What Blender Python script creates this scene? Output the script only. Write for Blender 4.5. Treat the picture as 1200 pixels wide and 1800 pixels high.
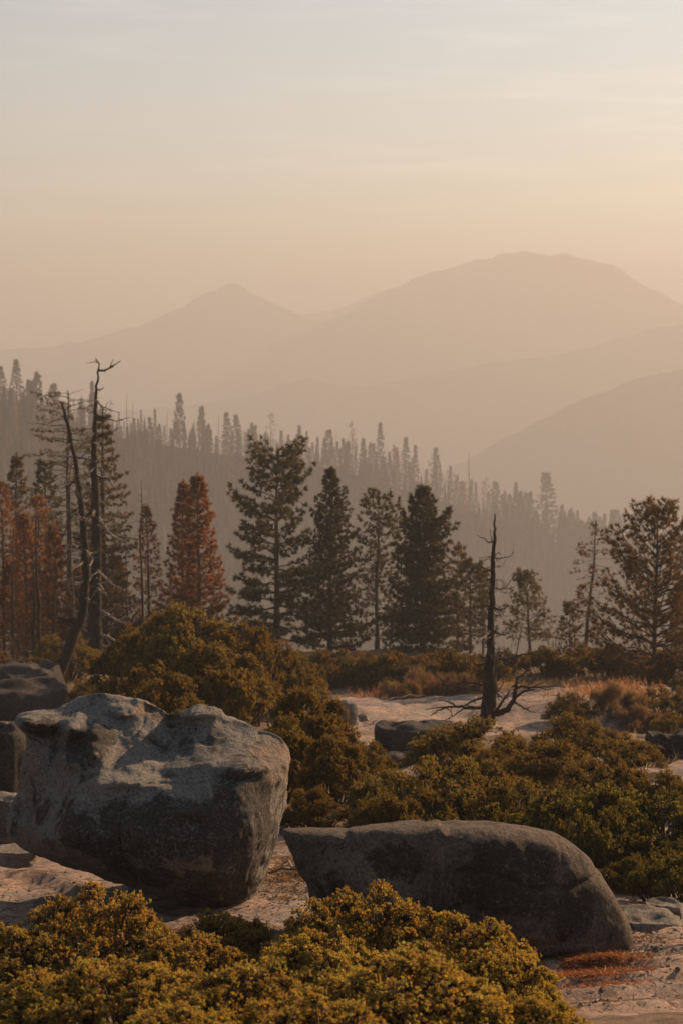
import bpy, math, random
import numpy as np
from mathutils import Vector

for o in list(bpy.data.objects): bpy.data.objects.remove(o)
S = bpy.context.scene
COL = S.collection

# ------------------------------------------------------------ camera, sky, sun
CAMZ = 5.0
FPX = 3000.0                       # focal length in pixels of the 1200 x 1800 frame
HOR = 620.0
PITCH = math.atan((900 - HOR) / FPX)
cam = bpy.data.cameras.new('camera'); camo = bpy.data.objects.new('camera', cam); COL.objects.link(camo)
cam.sensor_fit = 'VERTICAL'; cam.sensor_height = 36; cam.sensor_width = 24; cam.lens = 60
cam.clip_start = .1; cam.clip_end = 20000
camo.location = (0, 0, CAMZ); camo.rotation_euler = (math.pi / 2 - PITCH, 0, 0)
cam.dof.use_dof = True; cam.dof.focus_distance = 14.5; cam.dof.aperture_fstop = 4.0
S.camera = camo

SUN_AZ, SUN_EL = 50.0, 23.0        # azimuth from the view direction towards the right
w = bpy.data.worlds.new("World"); S.world = w; w.use_nodes = True
nt = w.node_tree; N = nt.nodes; Lk = nt.links
bg = N['Background']; bg.inputs[1].default_value = .062
sky = N.new('ShaderNodeTexSky'); sky.sky_type = 'NISHITA'; sky.sun_disc = False
sky.sun_elevation = math.radians(SUN_EL); sky.sun_rotation = math.radians(SUN_AZ)
sky.dust_density = .7; sky.air_density = 1.0; sky.ozone_density = 1.0
# thin cirrus streaks
tc = N.new('ShaderNodeTexCoord'); mp = N.new('ShaderNodeMapping'); mp.inputs['Scale'].default_value = (4.5, 4.5, 62)
mp.inputs['Rotation'].default_value = (0, math.radians(2.2), 0)
nz = N.new('ShaderNodeTexNoise'); nz.inputs['Scale'].default_value = 1.6; nz.inputs['Detail'].default_value = 7; nz.inputs['Distortion'].default_value = .6
rp = N.new('ShaderNodeValToRGB'); rp.color_ramp.elements[0].position = .53; rp.color_ramp.elements[1].position = .78
sm = N.new('ShaderNodeMixRGB'); sm.inputs[0].default_value = .5; sm.blend_type = 'MIX'
warm = N.new('ShaderNodeMixRGB'); warm.blend_type = 'MULTIPLY'; warm.inputs[0].default_value = 1; warm.inputs[2].default_value = (1.045, 1.018, .92, 1)
mul = N.new('ShaderNodeMath'); mul.operation = 'MULTIPLY'; mul.inputs[1].default_value = .34
cl = N.new('ShaderNodeMixRGB'); cl.blend_type = 'MULTIPLY'; cl.inputs[0].default_value = 1; cl.inputs[2].default_value = (1.75, 1.5, 1.3, 1)
Lk.new(tc.outputs['Generated'], mp.inputs[0]); Lk.new(mp.outputs[0], nz.inputs[0]); Lk.new(nz.outputs[0], rp.inputs[0]); Lk.new(rp.outputs[0], mul.inputs[0])
Lk.new(sky.outputs[0], warm.inputs[1]); Lk.new(warm.outputs[0], cl.inputs[1])
Lk.new(mul.outputs[0], sm.inputs[0]); Lk.new(warm.outputs[0], sm.inputs[1]); Lk.new(cl.outputs[0], sm.inputs[2])
Lk.new(sm.outputs[0], bg.inputs[0])

sl = bpy.data.lights.new('sun', 'SUN'); slo = bpy.data.objects.new('sun', sl); COL.objects.link(slo)
sl.energy = 5.0; sl.angle = math.radians(.6); sl.color = (1.0, .66, .38)
a, e = math.radians(SUN_AZ), math.radians(SUN_EL)
SUNV = Vector((math.sin(a) * math.cos(e), math.cos(a) * math.cos(e), math.sin(e)))
slo.rotation_euler = SUNV.to_track_quat('Z', 'Y').to_euler()

vs = S.view_settings; vs.view_transform = 'Standard'; vs.look = 'None'; vs.gamma = 1; vs.exposure = 1.22; vs.use_curve_mapping = False
S.cycles.use_denoising = True; S.cycles.max_bounces = 6; S.cycles.diffuse_bounces = 3; S.cycles.volume_bounces = 2
S.cycles.transmission_bounces = 4; S.cycles.transparent_max_bounces = 6; S.cycles.sample_clamp_indirect = 4

# ------------------------------------------------------------ helpers
R = np.random.RandomState(7)

def P(px, py, D):
    """world point seen at a pixel of the 1200 x 1800 frame, D metres ahead"""
    cx, cy = (px - 600) / FPX, (900 - py) / FPX
    cp, sp = math.cos(PITCH), math.sin(PITCH)
    dy = cp + cy * sp; dz = -sp + cy * cp
    t = D / dy
    return np.array([cx * t, D, CAMZ + dz * t])

def _h(ix, iy, iz, seed):
    n = (ix * 374761393 + iy * 668265263 + iz * 2147483647 + seed * 1274126177) & 0xFFFFFFFF
    n = ((n ^ (n >> 13)) * 1274126177) & 0xFFFFFFFF
    n = ((n ^ (n >> 16)) * 2246822519) & 0xFFFFFFFF
    return ((n ^ (n >> 15)) & 0xFFFFFF) / float(0xFFFFFF) * 2 - 1

def vnoise(p, seed=0):
    p = np.asarray(p, float); i = np.floor(p).astype(np.int64); f = p - i; u = f * f * f * (f * (f * 6 - 15) + 10)
    r = 0
    for dx in (0, 1):
        wx = u[..., 0] if dx else 1 - u[..., 0]
        for dy in (0, 1):
            wy = u[..., 1] if dy else 1 - u[..., 1]
            for dz in (0, 1):
                wz = u[..., 2] if dz else 1 - u[..., 2]
                r = r + wx * wy * wz * _h(i[..., 0] + dx, i[..., 1] + dy, i[..., 2] + dz, seed)
    return r

def fbm(p, oct=4, seed=0, gain=.5):
    p = np.asarray(p, float); r = 0; a = 1.0
    for k in range(oct):
        r = r + a * vnoise(p * (2.03 ** k) + k * 17.3, seed + k); a *= gain
    return r

def ss(x, a, b):
    t = np.clip((x - a) / (b - a), 0, 1); return t * t * (3 - 2 * t)

def mesh(name, verts, faces, mat, smooth=False, attrs=None):
    """faces: list of (n,k) index arrays"""
    verts = np.asarray(verts, np.float32)
    if isinstance(faces, np.ndarray): faces = [faces]
    faces = [np.asarray(f, np.int32) for f in faces if len(f)]
    me = bpy.data.meshes.new(name)
    me.vertices.add(len(verts)); me.vertices.foreach_set('co', verts.ravel())
    li = np.concatenate([f.ravel() for f in faces])
    tot = np.concatenate([np.full(len(f), f.shape[1], np.int32) for f in faces])
    st = np.concatenate([[0], np.cumsum(tot)[:-1]]).astype(np.int32)
    me.loops.add(len(li)); me.loops.foreach_set('vertex_index', li)
    me.polygons.add(len(tot)); me.polygons.foreach_set('loop_start', st)
    me.polygons.foreach_set('use_smooth', np.full(len(tot), smooth, bool))
    for k, v in (attrs or {}).items():
        v = np.asarray(v, np.float32)
        if v.ndim == 1:
            at = me.attributes.new(k, 'FLOAT', 'POINT'); at.data.foreach_set('value', v)
        else:
            if v.shape[1] == 3: v = np.hstack([v, np.ones((len(v), 1), np.float32)])
            at = me.attributes.new(k, 'FLOAT_COLOR', 'POINT'); at.data.foreach_set('color', v.ravel())
    me.update(calc_edges=True); me.materials.append(mat)
    return me

def link(name, data, parent=None):
    o = bpy.data.objects.new(name, data); COL.objects.link(o)
    if parent: o.parent = parent
    return o

def tag(o, label=None, cat=None, group=None, kind=None):
    if label: o['label'] = label
    if cat: o['category'] = cat
    if group: o['group'] = group
    if kind: o['kind'] = kind
    return o

def thing(name, loc, label, cat, group=None, rz=0, scale=(1, 1, 1)):
    o = bpy.data.objects.new(name, None); COL.objects.link(o); o.empty_display_size = .2
    o.location = [float(v) for v in loc]; o.rotation_euler = (0, 0, rz); o.scale = scale
    return tag(o, label, cat, group)

def copy_tree(root, loc, label, group=None, rz=0, scale=(1, 1, 1)):
    r = root.copy(); COL.objects.link(r); r.location = [float(v) for v in loc]; r.rotation_euler = (0, 0, rz); r.scale = scale
    r['label'] = label
    if group: r['group'] = group
    elif 'group' in r: del r['group']
    for ch in list(root.children):
        c = ch.copy(); COL.objects.link(c); c.parent = r
        for g in list(ch.children):
            d = g.copy(); COL.objects.link(d); d.parent = c
    return r

class Tubes:
    """collects tapered tubes"""
    def __init__(s): s.v = []; s.f = []; s.n = 0
    def add(s, pts, rad, sides=5, seed=None, rough=0.0):
        pts = np.asarray(pts, float); rad = np.asarray(rad, float); n = len(pts)
        t = np.gradient(pts, axis=0); t /= np.linalg.norm(t, axis=1)[:, None] + 1e-9
        ref = np.array([0.31, 0.95, .05]) if abs(t[:, 2]).mean() > .6 else np.array([0, 0, 1.0])
        u = np.cross(t, ref); u /= np.linalg.norm(u, axis=1)[:, None] + 1e-9
        v = np.cross(t, u)
        an = np.arange(sides) * 2 * math.pi / sides
        rr = rad[:, None] * np.ones((1, sides))
        if rough: rr = rr * (1 + rough * R.uniform(-1, 1, rr.shape))
        ring = pts[:, None, :] + (np.cos(an)[None, :, None] * u[:, None, :] + np.sin(an)[None, :, None] * v[:, None, :]) * rr[:, :, None]
        s.v.append(ring.reshape(-1, 3))
        i = np.arange(n - 1)[:, None] * sides; j = np.arange(sides)[None, :]; j2 = (j + 1) % sides
        q = np.stack([i + j, i + j2, i + sides + j2, i + sides + j], -1).reshape(-1, 4) + s.n
        s.f.append(q); s.n += n * sides
    def build(s, name, mat, parent=None, smooth=True):
        if not s.v: return None
        return link(name, mesh(name, np.vstack(s.v), [np.vstack(s.f)], mat, smooth), parent)

def bspline(pts, n):
    """Catmull-Rom through control points"""
    p = np.asarray(pts, float); p = np.vstack([2 * p[0] - p[1], p, 2 * p[-1] - p[-2]])
    m = len(p) - 3; out = []
    for u in np.linspace(0, m - 1e-6, n):
        k = int(u); t = u - k; a, b, c, d = p[k:k + 4]
        out.append(.5 * ((2 * b) + (-a + c) * t + (2 * a - 5 * b + 4 * c - d) * t * t + (-a + 3 * b - 3 * c + d) * t ** 3))
    return np.array(out)

def blades(pos, dirs, n, length, width, spread, rs, lv=.3):
    """n needle blades (thin triangles) at each position"""
    m = len(pos); p = np.repeat(pos, n, 0); d = np.repeat(dirs, n, 0) + rs.normal(0, spread, (m * n, 3))
    d /= np.linalg.norm(d, axis=1)[:, None] + 1e-9
    sd = np.cross(d, rs.normal(0, 1, (m * n, 3))); sd /= np.linalg.norm(sd, axis=1)[:, None] + 1e-9
    L = length * rs.uniform(1 - lv, 1 + lv, (m * n, 1)); wv = sd * width * .5
    p = p + d * L * rs.uniform(0, .15, (m * n, 1))
    v = np.stack([p - wv, p + wv, p + d * L], 1).reshape(-1, 3)
    return v, np.arange(len(v)).reshape(-1, 3)

def leaves(pos, dirs, n, length, width, spread, rs):
    """n rhombic leaves with a fold at each position"""
    m = len(pos); p = np.repeat(pos, n, 0); d = np.repeat(dirs, n, 0) + rs.normal(0, spread, (m * n, 3))
    d /= np.linalg.norm(d, axis=1)[:, None] + 1e-9
    sd = np.cross(d, rs.normal(0, 1, (m * n, 3))); sd /= np.linalg.norm(sd, axis=1)[:, None] + 1e-9
    nn = np.cross(sd, d); k = rs.uniform(.7, 1.25, (m * n, 1)); L = length * k; W = width * k * .5
    b = p + d * L * .12; mid = p + d * L * .6
    v = np.stack([b, mid + sd * W - nn * W * .25, p + d * L, mid - sd * W - nn * W * .25], 1).reshape(-1, 3)
    i = np.arange(m * n)[:, None] * 4
    f = np.concatenate([i + [[0, 1, 2]], i + [[0, 2, 3]]])
    return v, f

# ------------------------------------------------------------ materials
def newmat(name):
    m = bpy.data.materials.new(name); m.use_nodes = True
    return m, m.node_tree.nodes, m.node_tree.links, m.node_tree.nodes['Principled BSDF']

def nnoise(N_, L_, co, scale, detail=6, rough=.6, dist=0):
    n = N_.new('ShaderNodeTexNoise'); n.inputs['Scale'].default_value = scale; n.inputs['Detail'].default_value = detail
    n.inputs['Roughness'].default_value = rough; n.inputs['Distortion'].default_value = dist
    if co is not None: L_.new(co, n.inputs['Vector'])
    return n.outputs['Fac']

def nramp(N_, L_, fac, stops):
    r = N_.new('ShaderNodeValToRGB'); els = r.color_ramp.elements
    while len(els) < len(stops): els.new(.5)
    for el, (p, c) in zip(els, stops):
        el.position = p; el.color = (c, c, c, 1) if not hasattr(c, '__len__') else (*c, 1)
    L_.new(fac, r.inputs[0]); return r.outputs[0]

def nmix(N_, L_, fac, a, b, mode='MIX'):
    m = N_.new('ShaderNodeMixRGB'); m.blend_type = mode
    for i, x in ((0, fac), (1, a), (2, b)):
        if hasattr(x, 'is_linked') or hasattr(x, 'links'): L_.new(x, m.inputs[i])
        elif i == 0: m.inputs[0].default_value = x
        else: m.inputs[i].default_value = (*x, 1)
    return m.outputs[0]

def nmath(N_, L_, op, a, b=0.0):
    m = N_.new('ShaderNodeMath'); m.operation = op
    for i, x in enumerate((a, b)):
        if hasattr(x, 'links'): L_.new(x, m.inputs[i])
        else: m.inputs[i].default_value = x
    return m.outputs[0]

def nbump(N_, L_, h, strength, dist, bsdf):
    b = N_.new('ShaderNodeBump'); b.inputs['Strength'].default_value = strength; b.inputs['Distance'].default_value = dist
    L_.new(h, b.inputs['Height']); L_.new(b.outputs[0], bsdf.inputs['Normal'])

def rock_mat(name, base, warm_c, dark, pale, pale_amt=.5, dark_amt=.5):
    m, N_, L_, b = newmat(name)
    co = N_.new('ShaderNodeTexCoord').outputs['Object']
    at = N_.new('ShaderNodeAttribute'); at.attribute_name = 'stain'
    wa = N_.new('ShaderNodeAttribute'); wa.attribute_name = 'warm'
    n1 = nnoise(N_, L_, co, 1.6, 8, .62, .3); n2 = nnoise(N_, L_, co, 9, 8, .7); n3 = nnoise(N_, L_, co, 42, 5, .75); n4 = nnoise(N_, L_, co, 4.2, 9, .72, .4)
    c = nmix(N_, L_, nramp(N_, L_, n2, [(.35, 0.), (.66, 1.)]), tuple(x * .78 for x in base), tuple(x * 1.18 for x in base))
    wf = nmath(N_, L_, 'ADD', wa.outputs['Fac'], nmath(N_, L_, 'MULTIPLY', nmath(N_, L_, 'SUBTRACT', n1, .5), 1.6))
    c = nmix(N_, L_, nramp(N_, L_, wf, [(.3, 0.), (.75, 1.)]), c, warm_c)
    # black crusts: stain attribute broken up by noise
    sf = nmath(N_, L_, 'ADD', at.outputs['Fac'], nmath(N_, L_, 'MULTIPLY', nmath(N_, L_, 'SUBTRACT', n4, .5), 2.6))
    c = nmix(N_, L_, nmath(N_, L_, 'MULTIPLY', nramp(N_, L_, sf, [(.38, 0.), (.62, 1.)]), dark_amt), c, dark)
    # pale lichen discs and flecks
    vo = N_.new('ShaderNodeTexVoronoi'); vo.inputs['Scale'].default_value = 22; L_.new(nmixv(N_, L_, co, .30), vo.inputs['Vector'])
    vf = nramp(N_, L_, vo.outputs['Distance'], [(.10, 1.), (.42, 0.)])
    lf = nmath(N_, L_, 'MULTIPLY', vf, nramp(N_, L_, nnoise(N_, L_, co, 2.7, 5, .6), [(.47, 0.), (.60, 1.)]))
    fl = nmath(N_, L_, 'MULTIPLY', nramp(N_, L_, nnoise(N_, L_, co, 30, 4, .8), [(.56, 0.), (.63, 1.)]), nramp(N_, L_, n4, [(.40, 0.), (.60, 1.)]))
    c = nmix(N_, L_, nmath(N_, L_, 'MULTIPLY', nmath(N_, L_, 'MAXIMUM', lf, fl), pale_amt), c, pale)
    # crusty mottling at two sizes
    n5 = nnoise(N_, L_, co, 17, 7, .8, .6); n6 = nnoise(N_, L_, co, 6.5, 8, .78, .8)
    c = nmix(N_, L_, nramp(N_, L_, n5, [(.52, 0.), (.62, .62)]), c, tuple(x * .30 for x in base))
    c = nmix(N_, L_, nramp(N_, L_, n6, [(.56, 0.), (.64, .45)]), c, tuple(x * 1.35 for x in base))
    # grains
    n7 = nnoise(N_, L_, co, 70, 3, .85); n8 = nnoise(N_, L_, co, 24, 5, .85)
    c = nmix(N_, L_, nramp(N_, L_, n7, [(.54, .0), (.62, .22)]), c, tuple(x * 1.7 for x in base))
    c = nmix(N_, L_, nramp(N_, L_, n8, [(.58, .0), (.63, .26)]), c, tuple(x * 1.5 for x in base))
    c = nmix(N_, L_, nramp(N_, L_, n3, [(.38, .75), (.50, .0)]), c, tuple(x * .22 for x in base))
    L_.new(c, b.inputs['Base Color']); b.inputs['Roughness'].default_value = .93; b.inputs['Specular IOR Level'].default_value = .2
    h = nmath(N_, L_, 'ADD', nmath(N_, L_, 'MULTIPLY', n2, .7), nmath(N_, L_, 'MULTIPLY', n3, .55))
    h = nmath(N_, L_, 'ADD', h, nmath(N_, L_, 'MULTIPLY', n4, 1.2)); h = nmath(N_, L_, 'ADD', h, nmath(N_, L_, 'MULTIPLY', n5, .35))
    nbump(N_, L_, h, 1.0, .06, b)
    return m

def nmixv(N_, L_, co, amt):
    n = N_.new('ShaderNodeTexNoise'); n.inputs['Scale'].default_value = 7; L_.new(co, n.inputs['Vector'])
    v = N_.new('ShaderNodeVectorMath'); v.operation = 'MULTIPLY_ADD'; L_.new(n.outputs['Color'], v.inputs[0])
    v.inputs[1].default_value = (amt, amt, amt); L_.new(co, v.inputs[2]); return v.outputs[0]

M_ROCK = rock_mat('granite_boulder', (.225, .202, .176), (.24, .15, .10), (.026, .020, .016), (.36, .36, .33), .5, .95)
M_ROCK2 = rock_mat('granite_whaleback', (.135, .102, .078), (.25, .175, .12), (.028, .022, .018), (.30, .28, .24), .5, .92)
M_ROCK3 = rock_mat('granite_grey_far', (.062, .052, .045), (.13, .095, .07), (.024, .02, .017), (.26, .25, .23), .35, .8)
M_SLAB = rock_mat('granite_slab', (.27, .23, .19), (.34, .22, .15), (.05, .04, .035), (.40, .36, .30), .3, .6)

def foliage_mat(name, transl=.35, rough=.55, spec=.25, tcol=(1.5, 1.25, .6)):
    m, N_, L_, b = newmat(name)
    at = N_.new('ShaderNodeAttribute'); at.attribute_name = 'col'
    oi = N_.new('ShaderNodeObjectInfo')
    hsv = N_.new('ShaderNodeHueSaturation'); L_.new(at.outputs['Color'], hsv.inputs['Color'])
    L_.new(nmath(N_, L_, 'ADD', nmath(N_, L_, 'MULTIPLY', oi.outputs['Random'], .024), .488), hsv.inputs['Hue'])
    L_.new(nmath(N_, L_, 'ADD', nmath(N_, L_, 'MULTIPLY', oi.outputs['Random'], .3), .85), hsv.inputs['Value'])
    L_.new(hsv.outputs[0], b.inputs['Base Color']); b.inputs['Roughness'].default_value = rough; b.inputs['Specular IOR Level'].default_value = spec
    tr = N_.new('ShaderNodeBsdfTranslucent'); L_.new(nmix(N_, L_, 1., hsv.outputs[0], tcol, 'MULTIPLY'), tr.inputs[0])
    mx = N_.new('ShaderNodeMixShader'); mx.inputs[0].default_value = transl
    L_.new(b.outputs[0], mx.inputs[1]); L_.new(tr.outputs[0], mx.inputs[2]); L_.new(mx.outputs[0], N_['Material Output'].inputs[0])
    return m
M_LEAF = foliage_mat('shrub_leaves', .45)
M_NEEDLE = foliage_mat('conifer_needles', .38, .6, .2, (1.6, 1.3, .7))

M_FARN = foliage_mat('distant_needles', .03, .9, .0)

def bark_mat(name, c1, c2, zs=.25, scale=14):
    m, N_, L_, b = newmat(name)
    co = N_.new('ShaderNodeTexCoord').outputs['Object']
    mp = N_.new('ShaderNodeMapping'); mp.inputs['Scale'].default_value = (1, 1, zs); L_.new(co, mp.inputs[0])
    n = nnoise(N_, L_, mp.outputs[0], scale, 7, .65, .4); n2 = nnoise(N_, L_, co, 2.2, 5, .6)
    c = nmix(N_, L_, nramp(N_, L_, n, [(.38, 0.), (.66, 1.)]), c1, c2)
    c = nmix(N_, L_, nramp(N_, L_, n2, [(.42, 0.), (.7, .6)]), c, tuple(x * .5 for x in c1))
    L_.new(c, b.inputs['Base Color']); b.inputs['Roughness'].default_value = .9; b.inputs['Specular IOR Level'].default_value = .15
    nbump(N_, L_, n, .9, .04, b)
    return m
M_CHAR = bark_mat('charred_wood', (.016, .012, .010), (.055, .036, .026))
M_DEAD = bark_mat('weathered_dead_wood', (.16, .125, .095), (.34, .28, .22))
M_BARK = bark_mat('pine_bark', (.05, .036, .028), (.12, .08, .055))
M_TWIG = bark_mat('shrub_wood', (.06, .035, .024), (.14, .08, .05), .5, 20)
M_GTWIG = bark_mat('grey_brown_twigs', (.06, .045, .035), (.13, .1, .08), .5, 20)

# ------------------------------------------------------------ ground profile
_gp = [(1800, 9.3), (1700, 12.2), (1600, 15.2), (1450, 20.5), (1350, 28), (1258, 42), (1200, 56), (1168, 70), (1148, 84)]
_gy = [-60, -6, 4]; _gz = [CAMZ + 1.5, CAMZ - 1.4, CAMZ - 2.15]
for py, D in _gp: _gy.append(D); _gz.append(P(600, py, D)[2])
_z = _gz[-1]
_gy += [100, 150, 300, 480, 900, 6500]; _gz += [_z - 3.2, _z - 24, CAMZ - 118, CAMZ - 158, CAMZ - 215, CAMZ - 250]
_gyf = np.linspace(-60, 130, 1600); _gzf = np.interp(_gyf, _gy, _gz)
_k = np.hanning(41); _k /= _k.sum(); _gzs = np.convolve(np.pad(_gzf, 20, 'edge'), _k, 'valid')
def gnd(x, y, fine=True):
    x = np.asarray(x, float); y = np.asarray(y, float)
    z = np.where(y < 128, np.interp(y, _gyf, _gzs), np.interp(y, _gy, _gz))
    far = ss(y, 90, 200)
    p = np.stack([x, y, 0 * x], -1)
    z = z + (1 - far) * (.35 * vnoise(p * .13, 3) * ss(y, 14, 30) + .10 * vnoise(p * .45, 4))
    # exfoliating granite sheets: low steps
    st = fbm(p * np.array([.28, .40, 1]), 3, 11) * 2.2; fl = np.floor(st); fr = st - fl
    z = z + (1 - far) * .07 * (fl + ss(fr, .72, .95)) * ss(y, 6, 12)
    z = z - .02 * np.abs(x) * 0 + far * (8 * vnoise(p * .012, 5))
    # a shallow hollow under the big boulder
    if fine: z = z + (1 - far) * (.022 * fbm(p * 2.3, 4, 21) + .05 * np.abs(vnoise(p * 1.1, 22)))
    return z

def build_ground():
    ys = np.concatenate([np.linspace(-45, 5, 22)[:-1], 5 * np.exp(np.linspace(0, math.log(90 / 5.), 430))[:-1], 90 * np.exp(np.linspace(0, math.log(5600 / 90.), 90))])
    s = np.linspace(-1, 1, 331); s = .22 * s + .78 * s ** 3
    wd = 9 + 1.1 * np.maximum(ys, 0) + 20 * (ys < 0)
    wd = np.interp(ys, [-45, 5, 60, 5600], [60, 22, 80, 3300])
    X = s[None, :] * wd[:, None]; Y = ys[:, None] * np.ones_like(X); Z = gnd(X, Y)
    v = np.stack([X, Y, Z], -1).reshape(-1, 3); n, m = X.shape
    i = np.arange(n - 1)[:, None] * m + np.arange(m - 1)[None, :]
    f = np.stack([i, i + 1, i + m + 1, i + m], -1).reshape(-1, 4)
    # where duff and soil lie rather than bare rock
    pp = v * np.array([1, 1, 0])
    soil = ss(fbm(pp * .33, 4, 31), -.05, .35)
    # bare rock where the photograph has it: (px, py, rpx, rpy)
    u = 600 + FPX * v[:, 0] / np.maximum(v[:, 1], 1); dd = v[:, 1]
    def bare(px, D, rx, rD): return np.exp(-(((u - px) / rx) ** 2 + ((dd - D) / rD) ** 2) ** 2)
    b = np.zeros(len(v))
    for q in [(720, 45, 190, 7), (960, 46, 270, 8), (1130, 12, 170, 2.6), (40, 17, 230, 5), (480, 15.5, 90, 1.3), (1160, 30, 120, 3.5), (700, 33, 90, 4), (640, 40, 70, 5), (30, 1, 900, 8)]: b = np.maximum(b, bare(*q))
    soil = np.clip(soil * (1 - b) + .75 * (1 - b) * ss(dd, 18, 30), 0, 1)
    duff = np.exp(-(((u - 1055) / 62) ** 2 + ((dd - 11.75) / .55) ** 2) ** 2)
    m_, N_, L_, bs = newmat('granite_ground')
    co = N_.new('ShaderNodeTexCoord').outputs['Object']
    at = N_.new('ShaderNodeAttribute'); at.attribute_name = 'soil'
    du = N_.new('ShaderNodeAttribute'); du.attribute_name = 'duff'
    n1 = nnoise(N_, L_, co, .9, 8, .62, .4); n2 = nnoise(N_, L_, co, 7, 8, .72); n3 = nnoise(N_, L_, co, 45, 5, .75)
    rock = nmix(N_, L_, nramp(N_, L_, n1, [(.38, 0.), (.62, 1.)]), (.25, .212, .185), (.44, .29, .21))
    rock = nmix(N_, L_, nramp(N_, L_, n2, [(.40, .75), (.56, 0.)]), rock, (.12, .10, .085))
    rock = nmix(N_, L_, nramp(N_, L_, n3, [(.36, .5), (.5, 0.)]), rock, (.09, .08, .07))
    # hairline joints
    vo = N_.new('ShaderNodeTexVoronoi'); vo.feature = 'DISTANCE_TO_EDGE'; vo.inputs['Scale'].default_value = .55
    nw = N_.new('ShaderNodeTexNoise'); nw.inputs['Scale'].default_value = 1.3; nw.inputs['Detail'].default_value = 3; L_.new(co, nw.inputs['Vector'])
    va = N_.new('ShaderNodeVectorMath'); va.operation = 'MULTIPLY_ADD'; L_.new(nw.outputs['Color'], va.inputs[0]); va.inputs[1].default_value = (.7, .7, .7)
    mq = N_.new('ShaderNodeMapping'); mq.inputs['Scale'].default_value = (.6, 1.5, 1); L_.new(co, mq.inputs[0]); L_.new(mq.outputs[0], va.inputs[2]); L_.new(va.outputs[0], vo.inputs['Vector'])
    crack = nramp(N_, L_, vo.outputs['Distance'], [(.0, 1.), (.022, 0.)])
    rock = nmix(N_, L_, nmath(N_, L_, 'MULTIPLY', crack, .8), rock, (.05, .04, .032))
    soilc = nmix(N_, L_, nramp(N_, L_, n2, [(.38, 0.), (.62, 1.)]), (.085, .055, .035), (.20, .135, .09))
    soilc = nmix(N_, L_, nramp(N_, L_, n3, [(.55, 0.), (.64, .8)]), soilc, (.26, .20, .15))
    f_ = nramp(N_, L_, nmath(N_, L_, 'ADD', at.outputs['Fac'], nmath(N_, L_, 'MULTIPLY', nmath(N_, L_, 'SUBTRACT', n2, .5), .9)), [(.45, 0.), (.62, 1.)])
    c = nmix(N_, L_, f_, rock, soilc)
    f2 = nramp(N_, L_, nmath(N_, L_, 'ADD', du.outputs['Fac'], nmath(N_, L_, 'MULTIPLY', nmath(N_, L_, 'SUBTRACT', n2, .5), 1.2)), [(.4, 0.), (.6, 1.)])
    c = nmix(N_, L_, f2, c, (.21, .09, .035))
    L_.new(c, bs.inputs['Base Color']); bs.inputs['Roughness'].default_value = .95; bs.inputs['Specular IOR Level'].default_value = .15
    h = nmath(N_, L_, 'ADD', nmath(N_, L_, 'MULTIPLY', n2, 1.), nmath(N_, L_, 'MULTIPLY', n3, .35))
    h = nmath(N_, L_, 'SUBTRACT', h, nmath(N_, L_, 'MULTIPLY', crack, .6))
    nbump(N_, L_, h, .9, .05, bs)
    o = link('ground', mesh('ground', v, [f], m_, True, {'soil': soil, 'duff': duff})); tag(o, kind='structure')
build_ground()

# ------------------------------------------------------------ far ridges
def hill_mat(name, c1, c2, s):
    m, N_, L_, b = newmat(name)
    co = N_.new('ShaderNodeTexCoord').outputs['Object']
    n = nnoise(N_, L_, co, s, 8, .7)
    L_.new(nmix(N_, L_, nramp(N_, L_, n, [(.38, 0.), (.62, 1.)]), c1, c2), b.inputs['Base Color']); b.inputs['Roughness'].default_value = 1
    b.inputs['Specular IOR Level'].default_value = 0
    return m
M_HILL = hill_mat('wooded_hillside', (.022, .022, .016), (.055, .048, .034), .02)
def ridge(name, pts, D0, D1, slope, mat, bump=14, seed=0, nx=460, ny=60, base=None, trees=0):
    """pts: pixel outline of the crest; D from D0 (left) to D1 (right)"""
    pts = np.array(pts, float); pxs = np.linspace(pts[0, 0], pts[-1, 0], nx); pys = np.interp(pxs, pts[:, 0], pts[:, 1])
    k = np.hanning(5); k /= k.sum(); pys = np.convolve(np.pad(pys, 2, 'edge'), k, 'valid')
    pys = pys + (fbm(np.stack([pxs * .05, 0 * pxs, 0 * pxs + seed], -1), 5, seed, .6) * 2.4 if trees == 0 else 0)
    Ds = np.interp(pxs, [pxs[0], pxs[-1]], [D0, D1])
    crest = np.array([P(a_, b_, c_) for a_, b_, c_ in zip(pxs, pys, Ds)])
    base = CAMZ - 258 if base is None else base
    V = []
    ts = np.concatenate([np.linspace(-1, 0, ny // 3)[:-1], np.linspace(0, 1, ny)])
    for t in ts:
        H = crest[:, 2] - base; hh = H * abs(t); q = crest.copy()
        sl = slope if t > 0 else slope * 1.3
        q[:, 1] -= np.sign(t) * hh / sl; q[:, 2] -= hh
        p3 = q * np.array([.004, .002, 0]) * (1400. / D0)
        amp = bump * (1 - (1 - min(1, abs(t) * 5)) ** 2)
        q[:, 2] += amp * (fbm(p3, 4, seed + 3)) * (1 - .6 * abs(t)) - amp * 1.3
        V.append(q)
    V = np.array(V); n, m = V.shape[:2]
    i = np.arange(n - 1)[:, None] * m + np.arange(m - 1)[None, :]
    f = np.stack([i, i + m, i + m + 1, i + 1], -1).reshape(-1, 4)
    o = link(name, mesh(name, V.reshape(-1, 3), [f], mat, True)); tag(o, kind='structure')
    return crest, V

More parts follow.
